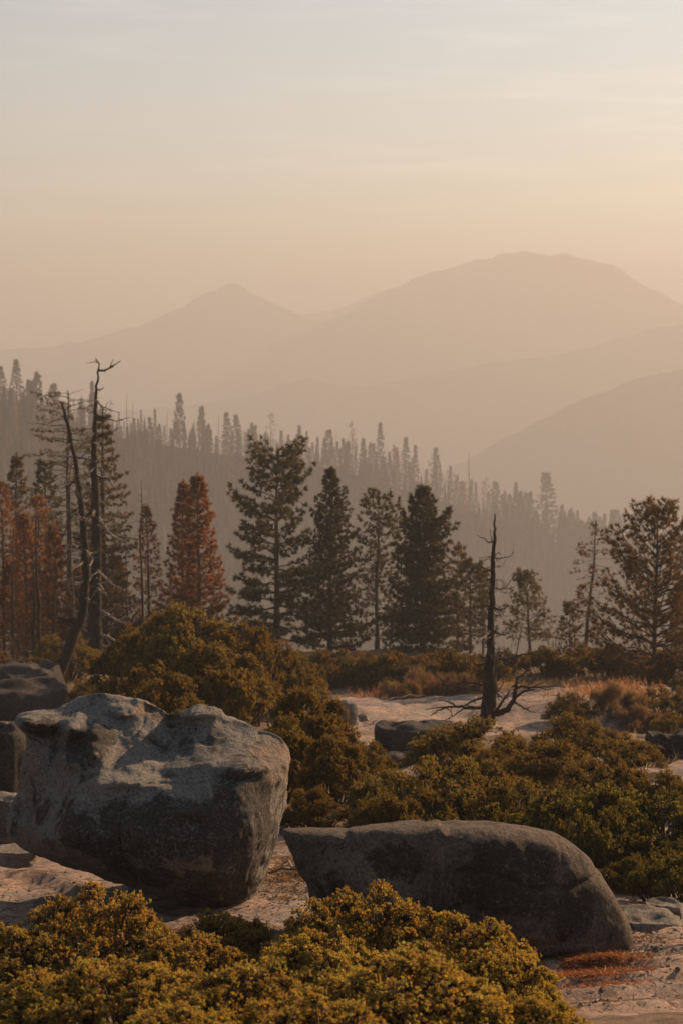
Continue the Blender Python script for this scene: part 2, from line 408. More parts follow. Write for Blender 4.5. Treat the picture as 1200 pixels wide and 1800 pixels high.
RIDGE_PTS = [(-260, 660), (-100, 690), (0, 712), (100, 740), (200, 768), (300, 785), (400, 800), (500, 812), (600, 828), (700, 858), (800, 888), (900, 925), (1000, 962), (1100, 990), (1200, 1015), (1320, 1040), (1500, 1060)]
RC, RV = ridge('wooded_ridge', RIDGE_PTS, 540, 1010, .42, M_HILL, bump=5, seed=2, base=CAMZ - 190, trees=1)
ridge('hill', [(420, 1000), (600, 920), (720, 860), (830, 802), (900, 762), (1000, 712), (1100, 672), (1200, 646), (1320, 620), (1500, 600)], 2150, 2350, .5, M_HILL, 44, 12)
ridge('hill', [(-200, 760), (100, 735), (300, 715), (430, 700), (490, 678), (545, 664), (590, 676), (640, 682), (750, 660), (860, 636), (950, 630), (1050, 606), (1130, 582), (1200, 567), (1320, 545), (1500, 560)], 2950, 3150, .5, M_HILL, 50, 22)
ridge('mountain', [(330, 700), (450, 620), (560, 572), (620, 545), (660, 520), (720, 492), (750, 480), (790, 470), (820, 461), (860, 454), (900, 443), (925, 438), (950, 444), (968, 450), (985, 446), (1010, 450), (1040, 458), (1070, 464), (1090, 472), (1110, 490), (1130, 501), (1160, 515), (1200, 537), (1300, 570), (1500, 600)], 3850, 3850, .55, M_HILL, 60, 32)
ridge('mountain', [(-300, 640), (-60, 622), (60, 612), (150, 598), (200, 584), (250, 571), (290, 555), (320, 540), (350, 522), (380, 508), (400, 500), (415, 497), (430, 503), (450, 516), (480, 531), (520, 553), (600, 580), (800, 640)], 4250, 4250, .55, M_HILL, 60, 42)
ridge('mountain', [(300, 600), (450, 566), (540, 552), (600, 540), (650, 520), (700, 505), (760, 520), (900, 560), (1100, 600)], 4700, 4700, .55, M_HILL, 34, 52)

# ------------------------------------------------------------ haze
def box(name, lo, hi, mat):
    v = [(x, y, z) for x in (lo[0], hi[0]) for y in (lo[1], hi[1]) for z in (lo[2], hi[2])]
    f = np.array([(0, 1, 3, 2), (4, 6, 7, 5), (0, 4, 5, 1), (2, 3, 7, 6), (0, 2, 6, 4), (1, 5, 7, 3)])
    return link(name, mesh(name, v, [f], mat))
hm = bpy.data.materials.new('haze_air'); hm.use_nodes = True; hn = hm.node_tree; hn.nodes.remove(hn.nodes['Principled BSDF'])
pv = hn.nodes.new('ShaderNodeVolumePrincipled'); pv.inputs['Color'].default_value = (.502, .510, .536, 1)
pv.inputs['Density'].default_value = .00066; pv.inputs['Anisotropy'].default_value = .25
hn.links.new(pv.outputs[0], hn.nodes['Material Output'].inputs['Volume'])
tag(box('haze', (-3700, -120, CAMZ - 275), (3700, 6400, CAMZ + 264), hm), kind='stuff')

# ------------------------------------------------------------ boulders
def outline_fn(pts, c, n):
    """radial outline resampled at n angles around c, in pixels"""
    p = bspline(list(pts) + [pts[0]], 1400) - np.array(c)
    th = np.unwrap(np.arctan2(p[:, 1], p[:, 0])); r = np.hypot(p[:, 0], p[:, 1])
    if th[-1] < th[0]: th = th[::-1]; r = r[::-1]
    tg = np.linspace(0, 2 * math.pi, n, endpoint=False)
    o = np.argsort((th) % (2 * math.pi)); a_ = th[o] % (2 * math.pi); b_ = r[o]
    a_ = np.concatenate([a_[-3:] - 2 * math.pi, a_, a_[:3] + 2 * math.pi]); b_ = np.concatenate([b_[-3:], b_, b_[:3]])
    return tg, np.interp(tg, a_, b_)

def idw(q, ctrl, sig):
    """smooth interpolation of control values (px, py, v)"""
    c = np.array(ctrl, float); d2 = ((q[:, None, :] - c[None, :, :2]) ** 2).sum(-1)
    wgt = np.exp(-d2 / (2 * sig * sig)) + 1e-4 / (1 + d2 / 1e4)
    return (wgt * c[None, :, 2]).sum(1) / wgt.sum(1)

def boulder(name, pts, centre, D0, front, back, label, mat, stains, warms, lumps=(), nth=420, nr=130, p=2.4, nscale=1.0, disp=.05, sig=34, seed=0, back_fac=1.0):
    tg, rad = outline_fn(pts, centre, nth)
    rows = []
    for side, cnt in ((1, nr), (-1, nr // 2)):
        ph = np.linspace(0, 1, cnt + 1)
        t = np.sin(ph * math.pi / 2)
        if side < 0: t = t[::-1][1:]
        else: t = t[1:]
        rows.append((side, t))
    pix = []; dep = []; sd = []
    for side, t in rows:
        for tt in t:
            q = np.array(centre) + np.stack([np.cos(tg), np.sin(tg)], -1) * (rad * tt)[:, None]
            cphi = max(0, 1 - tt ** p) ** (1 / p)
            pix.append(q); dep.append(np.full(nth, cphi)); sd.append(np.full(nth, side))
    pix = np.vstack(pix); dep = np.concatenate(dep); sd = np.concatenate(sd)
    pix = np.vstack([[centre], pix]); dep = np.concatenate([[1], dep]); sd = np.concatenate([[1], sd])
    F = front(pix) if callable(front) else idw(pix, front, sig)
    y = np.where(sd > 0, D0 - F * dep, D0 + back * dep)
    for (lx, ly, rx, ry, am) in lumps:
        y = y - (sd > 0) * am * np.exp(-(((pix[:, 0] - lx) / rx) ** 2 + ((pix[:, 1] - ly) / ry) ** 2)) * np.minimum(1, dep * 2.2)
    # the outline keeps its own distance; the solid is swept parallel to the view axis
    k = D0 / FPX
    base = P(centre[0], centre[1], D0)
    X = base[0] + (pix[:, 0] - centre[0]) * k; Z = base[2] - (pix[:, 1] - centre[1]) * k
    tilt = (CAMZ - base[2]) / D0; Z = Z - (y - D0) * tilt * np.where(sd > 0, .55, 1.0)
    v = np.stack([X, y, Z], -1)
    n = len(v); rings = (n - 1) // nth
    j = np.arange(nth); j2 = (j + 1) % nth
    tri = np.stack([np.zeros(nth, int), 1 + j2, 1 + j], -1)
    i = 1 + np.arange(rings - 1)[:, None] * nth
    quad = np.stack([i + j, i + j2, i + nth + j2, i + nth + j], -1).reshape(-1, 4)
    # close the back
    last = 1 + (rings - 1) * nth
    v = np.vstack([v, [[base[0], D0 + back, base[2]]]])
    tri2 = np.stack([np.full(nth, n), last + j, last + j2], -1)
    # displacement along outward direction
    c3 = np.array([base[0], D0, base[2]]); d = v - c3; d /= np.linalg.norm(d, axis=1)[:, None] + 1e-6
    nn = fbm(v * 1.7 * nscale, 5, seed + 5, .5)
    rid = np.abs(vnoise(v * 3.1 * nscale, seed + 9)); pit = fbm(v * 9 * nscale, 3, seed + 15) - 1.6 * np.clip(vnoise(v * 5.5, seed + 19) - .35, 0, 1) * 2
    grv = np.exp(-(vnoise(v * .95 + 3.3, seed + 51) / .035) ** 2) * .022 + np.exp(-(vnoise(v * 2.1 + 1.3, seed + 52) / .05) ** 2) * .010
    d = d * 1.0; nn = nn - grv / disp - .35 * np.abs(vnoise(v * 6.3, seed + 55))
    v = v + d * ((disp * nn - disp * .5 * rid + disp * .22 * pit))[:, None]
    pix = np.vstack([pix, [centre]])
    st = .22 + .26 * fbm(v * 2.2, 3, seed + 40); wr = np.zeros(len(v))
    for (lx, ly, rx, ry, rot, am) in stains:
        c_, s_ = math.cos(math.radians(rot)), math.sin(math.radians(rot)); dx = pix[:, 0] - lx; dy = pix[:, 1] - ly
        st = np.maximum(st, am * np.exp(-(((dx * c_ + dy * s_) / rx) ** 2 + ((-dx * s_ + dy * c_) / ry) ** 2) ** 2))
    for (lx, ly, rx, ry, rot, am) in warms:
        c_, s_ = math.cos(math.radians(rot)), math.sin(math.radians(rot)); dx = pix[:, 0] - lx; dy = pix[:, 1] - ly
        wr = np.maximum(wr, am * np.exp(-(((dx * c_ + dy * s_) / rx) ** 2 + ((-dx * s_ + dy * c_) / ry) ** 2) ** 2))
    org = np.array([base[0], D0, v[:, 2].min()])
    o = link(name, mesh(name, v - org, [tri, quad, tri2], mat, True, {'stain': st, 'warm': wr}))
    o.location = org
    tag(o, label, 'boulder')
    return o

B1 = [(10, 1458), (22, 1420), (38, 1380), (45, 1335), (47, 1292), (40, 1270), (25, 1257), (33, 1245), (60, 1238), (92, 1237), (110, 1229), (150, 1217), (190, 1215), (225, 1218), (255, 1222), (285, 1238), (305, 1249), (330, 1245), (350, 1238), (385, 1245), (400, 1256), (440, 1271), (480, 1286), (505, 1306), (513, 1332), (510, 1370), (507, 1410), (500, 1450), (490, 1490), (478, 1525), (468, 1560), (455, 1585), (435, 1602), (390, 1606), (340, 1596), (285, 1580), (230, 1560), (170, 1542), (110, 1520), (60, 1502), (25, 1480)]
def b1_front(q):
    x, y = q[:, 0], q[:, 1]
    top = np.interp(x, [0, 60, 110, 190, 255, 305, 350, 400, 440, 505], [1245, 1238, 1229, 1215, 1222, 1249, 1238, 1256, 1271, 1306])
    brow = np.interp(x, [0, 60, 100, 150, 200, 250, 300, 350, 400, 450, 500], [1450, 1440, 1415, 1372, 1348, 1350, 1362, 1368, 1356, 1340, 1335])
    bot = np.interp(x, [10, 60, 110, 170, 230, 300, 400, 470], [1480, 1502, 1520, 1542, 1560, 1585, 1606, 1570])
    u = np.clip((y - top) / (brow - top), 0, 1); w_ = np.clip((y - brow) / (bot - brow), 0, 1)
    Ftop = .10 + .92 * u ** 1.15
    Fb = 1.02 + .34 * np.sin(np.minimum(w_ * 1.9, 1) * math.pi / 2) - 1.25 * np.clip(w_ - .42, 0, 1) ** 1.3
    F = np.where(y < brow, Ftop, Fb)
    left = ss(x, 170, 40)
    F = F * (1 - left) + left * (.62 + .1 * np.sin(y * .03))
    F = F * (1 - .22 * ss(x, 440, 512))
    return F
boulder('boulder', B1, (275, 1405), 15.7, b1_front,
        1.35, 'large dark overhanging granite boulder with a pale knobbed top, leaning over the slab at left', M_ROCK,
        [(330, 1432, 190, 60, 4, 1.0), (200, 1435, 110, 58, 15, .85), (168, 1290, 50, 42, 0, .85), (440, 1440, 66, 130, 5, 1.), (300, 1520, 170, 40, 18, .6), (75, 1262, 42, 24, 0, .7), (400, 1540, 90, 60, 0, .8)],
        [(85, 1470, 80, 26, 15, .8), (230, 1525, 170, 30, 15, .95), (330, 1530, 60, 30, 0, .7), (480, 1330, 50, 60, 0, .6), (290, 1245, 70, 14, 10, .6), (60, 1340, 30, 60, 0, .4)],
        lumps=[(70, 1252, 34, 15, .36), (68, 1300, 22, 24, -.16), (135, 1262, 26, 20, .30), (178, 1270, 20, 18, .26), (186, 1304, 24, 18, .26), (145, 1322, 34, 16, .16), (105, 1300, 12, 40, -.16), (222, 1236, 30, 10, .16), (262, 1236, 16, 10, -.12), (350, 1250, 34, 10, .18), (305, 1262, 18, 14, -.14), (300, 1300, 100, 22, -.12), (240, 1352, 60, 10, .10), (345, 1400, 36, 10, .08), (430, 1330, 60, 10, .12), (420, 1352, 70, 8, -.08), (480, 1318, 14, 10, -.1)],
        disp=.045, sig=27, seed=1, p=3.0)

B2 = [(488, 1450), (530, 1448), (570, 1449), (610, 1446), (650, 1440), (690, 1437), (730, 1435), (755, 1434), (765, 1433), (775, 1436), (800, 1435), (850, 1437), (900, 1442), (940, 1449), (975, 1458), (1002, 1472), (1024, 1491), (1047, 1519), (1068, 1550), (1086, 1580), (1102, 1608), (1114, 1636), (1118, 1660), (1111, 1682), (1092, 1694), (1060, 1697), (1020, 1700), (980, 1706), (930, 1712), (860, 1716), (780, 1712), (700, 1700), (640, 1680), (590, 1650), (560, 1620), (540, 1585), (530, 1550), (512, 1520), (500, 1485)]
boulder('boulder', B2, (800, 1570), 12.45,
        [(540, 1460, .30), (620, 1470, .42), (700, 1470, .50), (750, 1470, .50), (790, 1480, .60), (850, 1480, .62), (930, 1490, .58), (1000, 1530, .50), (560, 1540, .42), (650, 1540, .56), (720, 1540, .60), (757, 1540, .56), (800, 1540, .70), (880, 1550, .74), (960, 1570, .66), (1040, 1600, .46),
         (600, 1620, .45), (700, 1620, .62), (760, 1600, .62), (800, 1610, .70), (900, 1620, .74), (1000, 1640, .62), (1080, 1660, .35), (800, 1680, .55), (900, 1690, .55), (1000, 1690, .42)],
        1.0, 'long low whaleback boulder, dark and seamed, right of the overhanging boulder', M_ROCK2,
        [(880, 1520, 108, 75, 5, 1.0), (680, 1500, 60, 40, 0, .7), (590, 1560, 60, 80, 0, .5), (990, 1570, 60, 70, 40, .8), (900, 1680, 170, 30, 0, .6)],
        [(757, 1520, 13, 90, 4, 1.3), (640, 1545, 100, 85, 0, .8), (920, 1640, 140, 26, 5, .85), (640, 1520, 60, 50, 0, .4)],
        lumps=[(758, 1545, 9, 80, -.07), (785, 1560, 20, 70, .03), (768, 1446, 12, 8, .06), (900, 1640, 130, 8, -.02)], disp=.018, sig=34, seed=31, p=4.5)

def rock(px, py, wpx, hpx, D, label, mat, seed, depth=.8, flat=.6, cat='rock'):
    """lumpy rock: centre px, base py; width and height in pixels"""
    k = D / FPX; W = wpx * k / 2; H = hpx * k; b = P(px, py, D)
    nth, nph = 72, 40
    th = np.linspace(0, 2 * math.pi, nth, endpoint=False); ph = np.linspace(-.45 * math.pi, .5 * math.pi, nph)
    T, F_ = np.meshgrid(th, ph); e_ = .75
    sg = lambda x: np.sign(x) * np.abs(x) ** e_
    v = np.stack([sg(np.cos(F_)) * sg(np.cos(T)), sg(np.cos(F_)) * sg(np.sin(T)), sg(np.sin(F_))], -1).reshape(-1, 3)
    v = v * (1 + .20 * fbm(v * .9 + seed * 3.7, 3, seed, .4)[:, None])
    v[:, 2] = np.where(v[:, 2] > 0, np.minimum(v[:, 2], flat + .09 * vnoise(v * 2 + seed, seed + 2)), v[:, 2] * .6) / max(.3, flat)
    v = v * np.array([W, W * depth, H])
    v = v + .018 * W * fbm(v * 4 / max(W, .3) + seed, 3, seed + 7)[:, None]
    i = np.arange(nph - 1)[:, None] * nth; j = np.arange(nth)[None, :]; j2 = (j + 1) % nth
    f = np.stack([i + j, i + j2, i + nth + j2, i + nth + j], -1).reshape(-1, 4)
    top = np.arange(nth)[None, :] + (nph - 1) * nth
    st = ss(fbm(v * .9 / max(W, .3) + 5, 3, seed + 3), -.3, .6)
    o = link('rock', mesh('rock', v, [f, top], mat, True, {'stain': st, 'warm': st * 0 + .2})); o.location = b
    o.location.z -= 0.02; tag(o, label, cat); return o

rock(45, 1235, 130, 64, 50, 'flat topped dark boulder at the left edge, behind the round one', M_ROCK3, 3, .9, .45)
rock(25, 1262, 180, 60, 38, 'rounded dark boulder at the left edge, just above the overhanging boulder', M_ROCK3, 5)
rock(-5, 1405, 120, 130, 22.5, 'dark boulder cut by the left edge, behind the neck of the overhanging boulder', M_ROCK3, 8, .8)
rock(18, 1440, 90, 44, 18.6, 'small low rock beside the neck of the overhanging boulder', M_SLAB, 9)
rock(606, 1262, 44, 30, 37, 'small rock at the left end of the bare slab', M_SLAB, 12, .7, .8)
rock(634, 1268, 30, 15, 37.5, 'little rock just right of the small one at the left end of the slab', M_SLAB, 13)
rock(715, 1318, 130, 46, 34, 'dark low ledge of rock below the bare slab', M_ROCK3, 15, .6, .5)
rock(760, 1298, 70, 30, 35, 'dark rounded rock at the lower right end of the bare slab', M_ROCK3, 16)
rock(690, 1350, 90, 26, 30, 'flat grey rock between the left thicket and the central shrubs', M_ROCK3, 17, .6, .5)
rock(1178, 1345, 90, 58, 28, 'dark grey boulder at the right edge behind the round shrubs', M_ROCK3, 19)
rock(1155, 1390, 80, 26, 25, 'flat grey rock at the right edge among the shrubs', M_ROCK3, 20)
rock(1140, 1640, 120, 34, 13.6, 'low grey slab fragment right of the whaleback boulder', M_SLAB, 23, .9, .4)
rock(1185, 1670, 90, 30, 12.8, 'low grey slab fragment at the right edge near the corner', M_SLAB, 24, .9, .4)
rock(1075, 1760, 110, 22, 11.0, 'flat pinkish slab below the orange needle litter', M_SLAB, 26, .8, .4)
rock(30, 1815, 120, 36, 9.0, 'pale rock cut by the bottom left corner', M_SLAB, 28)
rock(895, 1160, 26, 10, 52, 'tiny dark stone on the slab right of the snag', M_ROCK3, 35)
rock(958, 1238, 34, 14, 46, 'small dark stone on the bare slab right of the broken snag', M_ROCK3, 36)

# ------------------------------------------------------------ shrubs
def leafcols(n_groups, per, base, var, rs, alt=None, alt_p=.1):
    c = np.array(base)[None, :] * (1 + var * rs.normal(0, 1, (n_groups, 1)))
    c = c * (1 + .12 * rs.normal(0, 1, (n_groups, 3)))
    if alt is not None:
        m = rs.rand(n_groups) < alt_p; c[m] = np.array(alt) * (1 + .2 * rs.normal(0, 1, (m.sum(), 1)))
    c = np.repeat(np.clip(c, .004, .6), per, 0)
    return c

def make_shrub(seed, rad, hgt, n_lobes, n_ros, per, ll, lw, base, alt, alt_p=.12, mat=None, lobe_r=.38, twigs=True):
    rs = np.random.RandomState(seed)
    lobes = []
    for k in range(n_lobes):
        a_ = rs.uniform(0, 2 * math.pi); r_ = math.sqrt(rs.uniform(0, 1)) * rad * .88
        top = hgt * (1.0 - .62 * (r_ / rad) ** 2) * (rs.uniform(.8, 1.08) if rs.rand() < .7 else rs.uniform(.4, .8))
        lr = rad * lobe_r * rs.uniform(.6, 1.15)
        lobes.append((r_ * math.cos(a_), r_ * math.sin(a_), max(top - lr * .6, lr * .3), lr))
    lobes = np.array(lobes)
    wgt = lobes[:, 3] ** 2; idx = rs.choice(n_lobes, n_ros, p=wgt / wgt.sum())
    d = rs.normal(0, 1, (n_ros, 3)); d /= np.linalg.norm(d, axis=1)[:, None]; d[:, 2] = np.where(d[:, 2] < -.35, -d[:, 2], d[:, 2])
    ns = n_ros // 5; sh = rs.randint(0, ns, n_ros); idx = idx[:ns][sh]; d = d[:ns][sh] + rs.normal(0, .17, (n_ros, 3)); d /= np.linalg.norm(d, axis=1)[:, None]
    rr = lobes[idx, 3] * (rs.uniform(.50, 1.25, ns)[sh] + rs.normal(0, .09, n_ros)) * (1 + .22 * vnoise(d * 2.2 + idx[:, None] * 3.1, seed))
    pos = lobes[idx, :3] + d * rr[:, None] * np.array([1, 1, .78])
    pos[:, 2] = np.maximum(pos[:, 2], .03)
    # keep sub-tufts: snap part of the rosettes toward shoots
    dirs = d * .7 + np.array([0, 0, .75]) + rs.normal(0, .18, (n_ros, 3)); dirs /= np.linalg.norm(dirs, axis=1)[:, None]
    v, f = leaves(pos, dirs, per, ll, lw, .62, rs)
    col = leafcols(n_ros, per * 4, base, .16, rs, alt, alt_p)
    o = thing('shrub', (0, 0, 0), 'x', 'shrub')
    link('foliage', mesh('foliage', v, [f], mat or M_LEAF, False, {'col': col}), o)
    T = Tubes(); nst = max(5, n_lobes // 2)
    for k in range(n_lobes):
        tgt = lobes[k, :3] + np.array([0, 0, lobes[k, 3] * .2]); b0 = np.array([rs.normal(0, .08), rs.normal(0, .08), -.15]) * rad
        m1 = b0 * .6 + tgt * .4 + np.array([0, 0, -.12 * hgt]) + rs.normal(0, .07 * rad, 3); m2 = b0 * .25 + tgt * .75 + rs.normal(0, .06 * rad, 3)
        r0 = .024 * rad
        T.add(bspline([b0, m1, m2, tgt], 8), np.linspace(r0, r0 * .35, 8), 5, rough=.15)
    # bare dead shoots standing out of the crown
    for k in range(14):
        l_ = lobes[rs.randint(n_lobes)]; dd = rs.normal(0, .45, 3) + [0, 0, .8]; dd /= np.linalg.norm(dd); p0 = l_[:3]; Ln = l_[3] * rs.uniform(1.2, 1.75)
        T.add(np.array([p0, p0 + dd * Ln * .6 + rs.normal(0, .02 * rad, 3), p0 + dd * Ln]), np.array([.009, .006, .003]) * rad ** .5, 4)
    T.build('stems', M_TWIG, o)
    if twigs:
        T2 = Tubes(); m = rs.rand(n_ros) < (.45 if n_ros < 3500 else .3)
        for p_, k in zip(pos[m], idx[m]):
            c_ = lobes[k, :3]; s_ = c_ + (p_ - c_) * rs.uniform(.05, .3); mm = (s_ + p_) / 2 + rs.normal(0, .03 * rad, 3)
            T2.add(np.array([s_, mm, p_]), np.array([.0075, .005, .003]) * (rad ** .5) * 1.1, 3)
        T2.build('twigs', M_TWIG, o)
    return o

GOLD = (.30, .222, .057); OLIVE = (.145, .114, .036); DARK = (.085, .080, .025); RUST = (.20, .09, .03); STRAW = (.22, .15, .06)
protos = {}
used = {}
def proto(key):
    if key not in protos:
        kind, i = key.split('_'); i = int(i)
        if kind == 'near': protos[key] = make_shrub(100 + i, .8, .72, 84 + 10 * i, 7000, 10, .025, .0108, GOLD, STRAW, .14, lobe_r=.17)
        elif kind == 'mid': protos[key] = make_shrub(200 + i, 1.4, 1.0, 52, 6200, 9, .040, .0185, OLIVE, (.17, .105, .028), .22, lobe_r=.18)
        elif kind == 'green': protos[key] = make_shrub(250 + i, 1.2, .8, 56, 6500, 9, .034, .017, DARK, (.16, .13, .03), .3, lobe_r=.17)
        elif kind == 'tall': protos[key] = make_shrub(300 + i, 1.5, 1.8, 64, 7200, 9, .052, .024, OLIVE, (.20, .12, .03), .25, lobe_r=.17)
        elif kind == 'far': protos[key] = make_shrub(400 + i, 1.8, 1.2, 18, 2400, 7, .11, .05, (.07, .058, .02), RUST, .15, lobe_r=.28, twigs=False)
        elif kind == 'dry': protos[key] = make_shrub(450 + i, 1.4, .6, 14, 2200, 8, .16, .012, (.145, .108, .078), (.17, .09, .055), .2, lobe_r=.3, twigs=False)
        protos[key]['rad'] = {'near': .8, 'mid': 1.4, 'green': 1.2, 'tall': 1.5, 'far': 1.8, 'dry': 1.4}[kind]
        protos[key]['hgt'] = {'near': .72, 'mid': 1.0, 'green': .8, 'tall': 1.8, 'far': 1.2, 'dry': .6}[kind]
    return protos[key]
def shrub(key, px, top, wpx, D, label, rz=None, group=None):
    pr = proto(key); rad, hgt = pr['rad'], pr['hgt']
    for _ in range(60):
        x = P(px, 900, D)[0]; g = float(gnd(x, D, False)); zt = P(px, top, D)[2]
        if zt - g >= min(.42 * wpx / FPX * D, {'near': .6, 'mid': .9, 'green': .9, 'tall': 1.4, 'far': 1.1, 'dry': .5}[key.split('_')[0]]): break
        D *= .985
    s = wpx / FPX * D / 2 / (rad * 1.06); sz = max(.28, (zt - g) / (hgt * 1.08))
    rz = R.uniform(0, 6.28) if rz is None else rz
    if key not in used:
        used[key] = 1; pr.location = (x, D, g); pr.rotation_euler = (0, 0, rz); pr.scale = (s, s, sz); pr['label'] = label
        if group: pr['group'] = group
        return pr
    return copy_tree(pr, (x, D, g), label, group, rz, (s, s, sz))

# foreground
NEAR = [
 ('near_0', 150, 1562, 270, 11.4, 'golden shrub whose pointed crown peaks at bottom left, in front of the overhanging boulder'),
 ('near_1', 10, 1632, 230, 11.0, 'golden shrub at the left edge below the sunlit slab'),
 ('near_2', 300, 1645, 260, 10.9, 'golden shrub below the shadow of the overhanging boulder'),
 ('near_1', 395, 1604, 170, 11.8, 'small golden shrub touching the foot of the overhanging boulder'),
 ('near_0', 645, 1560, 300, 11.2, 'tallest golden shrub at bottom centre, in front of the whaleback boulder'),
 ('near_2', 560, 1640, 260, 10.3, 'golden shrub at bottom centre, left of the tallest one'),
 ('near_1', 800, 1606, 260, 10.9, 'golden shrub in front of the middle of the whaleback boulder'),
 ('near_2', 880, 1672, 210, 10.4, 'golden shrub at bottom right, tapering below the whaleback boulder'),
 ('near_0', 720, 1680, 320, 9.7, 'golden shrub filling the bottom edge right of centre'),
 ('near_1', 420, 1700, 300, 9.7, 'golden shrub filling the bottom edge left of centre'),
 ('near_0', 200, 1690, 300, 9.8, 'golden shrub at the bottom edge under the pointed crown'),
 ('near_2', 50, 1712, 220, 9.5, 'golden shrub by the pale rock in the bottom left corner'),
 ('near_1', 950, 1752, 170, 9.6, 'low golden shrub at the bottom edge left of the needle litter'),
 ('near_0', 560, 1760, 260, 9.1, 'low golden shrub cut by the bottom edge at centre'),
 ('near_2', 300, 1770, 260, 9.1, 'low golden shrub cut by the bottom edge left of centre'),
]
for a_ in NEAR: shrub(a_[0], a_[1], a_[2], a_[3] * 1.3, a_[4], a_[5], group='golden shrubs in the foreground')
MID = [
 ('tall_0', 320, 1058, 230, 40, 'tall olive thicket behind the overhanging boulder, its highest crown'),
 ('tall_1', 430, 1086, 220, 39, 'tall olive thicket right of the highest crown behind the boulder'),
 ('tall_1', 235, 1098, 180, 41, 'olive thicket just right of the tall charred snag'),
 ('tall_0', 380, 1125, 220, 34, 'olive thicket close above the top of the overhanging boulder'),
 ('tall_1', 270, 1165, 190, 32, 'dark olive shrub above the knobbed top of the overhanging boulder'),
 ('mid_0', 500, 1150, 150, 42, 'rounded olive shrub at the right end of the thicket, under the big pine'),
 ('tall_0', 545, 1205, 190, 25, 'leafy shrub right of the overhanging boulder, its top near the pale rock'),
 ('tall_1', 500, 1255, 170, 23.5, 'leafy shrub against the upper right corner of the overhanging boulder'),
 ('tall_0', 585, 1290, 140, 22.5, 'bright tipped leafy shrub between the two boulders'),
 ('mid_1', 640, 1300, 120, 27, 'dark shrub beside the flat grey rock left of centre'),
 ('mid_0', 545, 1385, 130, 20.5, 'low shrub directly behind the left tip of the whaleback boulder'),
 ('mid_1', 650, 1402, 90, 19.5, 'small bright round shrub above the whaleback boulder, left part'),
 ('mid_0', 830, 1268, 230, 36, 'brownish shrub at the foot of the broken snag'),
 ('mid_1', 770, 1330, 260, 29, 'brown green shrub below the dark rock ledge'),
 ('mid_0', 680, 1352, 150, 24, 'dark green shrub left of centre above the whaleback boulder'),
 ('mid_1', 860, 1345, 240, 25, 'spreading shrub above the crest of the whaleback boulder'),
 ('mid_0', 760, 1385, 200, 21.5, 'low dark shrub right behind the crest of the whaleback boulder'),
 ('mid_1', 1005, 1216, 90, 45, 'small shrub on the bare slab right of the broken snag'),
 ('mid_0', 1020, 1255, 150, 38, 'olive shrub right of the brownish shrub, below the slab'),
 ('mid_1', 1110, 1292, 130, 33, 'olive shrub left of the dark grey boulder at the right edge'),
 ('mid_0', 970, 1302, 190, 31, 'brown green shrub in the middle of the right hand scrub'),
 ('mid_1', 1060, 1325, 190, 27, 'low broad shrub in front of the dark grey boulder at right'),
 ('mid_0', 1190, 1358, 130, 24, 'shrub at the right edge just above the dense green mound'),
 ('mid_1', 1180, 1205, 110, 44, 'orange tinted shrub at the right edge under the big right hand pine'),
 ('mid_0', 1190, 1255, 90, 38, 'small shrub at the right edge above the dark grey boulder'),
 ('green_0', 1040, 1372, 260, 22, 'dense green mound of shrub, its left crest behind the whaleback boulder'),
 ('green_1', 1170, 1395, 260, 20.5, 'dense green mound of shrub at the right edge'),
 ('green_0', 1100, 1440, 230, 18.6, 'dense green shrub low behind the right slope of the whaleback boulder'),
 ('green_1', 930, 1392, 190, 21.5, 'green shrub behind the top right shoulder of the whaleback boulder'),
 ('green_0', 1215, 1470, 180, 17.6, 'dense green shrub cut by the right edge above the grey slab'),
 ('green_1', 1135, 1505, 130, 17, 'dark low shrub at the foot of the green mound'),
 ('mid_1', 110, 1110, 110, 58, 'yellowish shrub between the left red trees and the leaning snag'),
 ('mid_0', 215, 1175, 110, 45, 'low shrub at the foot of the tall charred snag'),
 ('mid_1', 150, 1190, 90, 46, 'low yellow tinged shrub between the two tall snags'),
 ('mid_0', 20, 1205, 90, 60, 'low shrub behind the boulders at the left edge'),
 ('green_0', 1190, 1500, 150, 16.2, 'dark green shrub at the right edge just above the grey slab fragments'),
 ('green_1', 1060, 1420, 170, 18.0, 'green shrub peeking over the rounded right end of the whaleback boulder'),
 ('mid_0', 690, 1395, 150, 19.5, 'dark shrub behind the middle of the whaleback crest'),
 ('mid_1', 900, 1300, 160, 30, 'brown green shrub right below the hooked limb of the broken snag'),
]
for a_ in MID: shrub(a_[0], a_[1], a_[2], a_[3] * (1.18 if a_[0][:3] in ('mid', 'gre') else 1.05), *a_[4:])
FAR = [(40, 1150, 120, 66), (560, 1148, 110, 66), (620, 1150, 110, 70), (680, 1152, 110, 72), (740, 1155, 110, 70), (800, 1150, 110, 74), (860, 1150, 110, 72), (960, 1140, 100, 70), (1010, 1142, 110, 66), (1070, 1140, 130, 64), (1130, 1150, 130, 60), (1190, 1150, 130, 62),
       (600, 1165, 90, 58), (530, 1160, 90, 56), (650, 1170, 80, 57), (1240, 1180, 120, 52), (460, 1120, 110, 62), (250, 1080, 110, 72), (400, 1090, 100, 76), (-30, 1140, 110, 74)]
FORD = ['first', 'second', 'third', 'fourth', 'fifth', 'sixth', 'seventh', 'eighth', 'ninth', 'tenth', 'eleventh', 'twelfth', 'thirteenth', 'fourteenth', 'fifteenth', 'sixteenth', 'seventeenth', 'eighteenth', 'nineteenth', 'twentieth', 'twenty-first', 'twenty-second', 'twenty-third', 'twenty-fourth', 'twenty-fifth']
for k, (px, top, wp, D) in enumerate(FAR):
    shrub('far_%d' % (k % 2), px, top, wp, D, 'blurred olive shrub in the low scrub under the row of pines, ' + FORD[sorted(FAR).index(FAR[k])] + ' from the left', group='scrub under the row of pines')
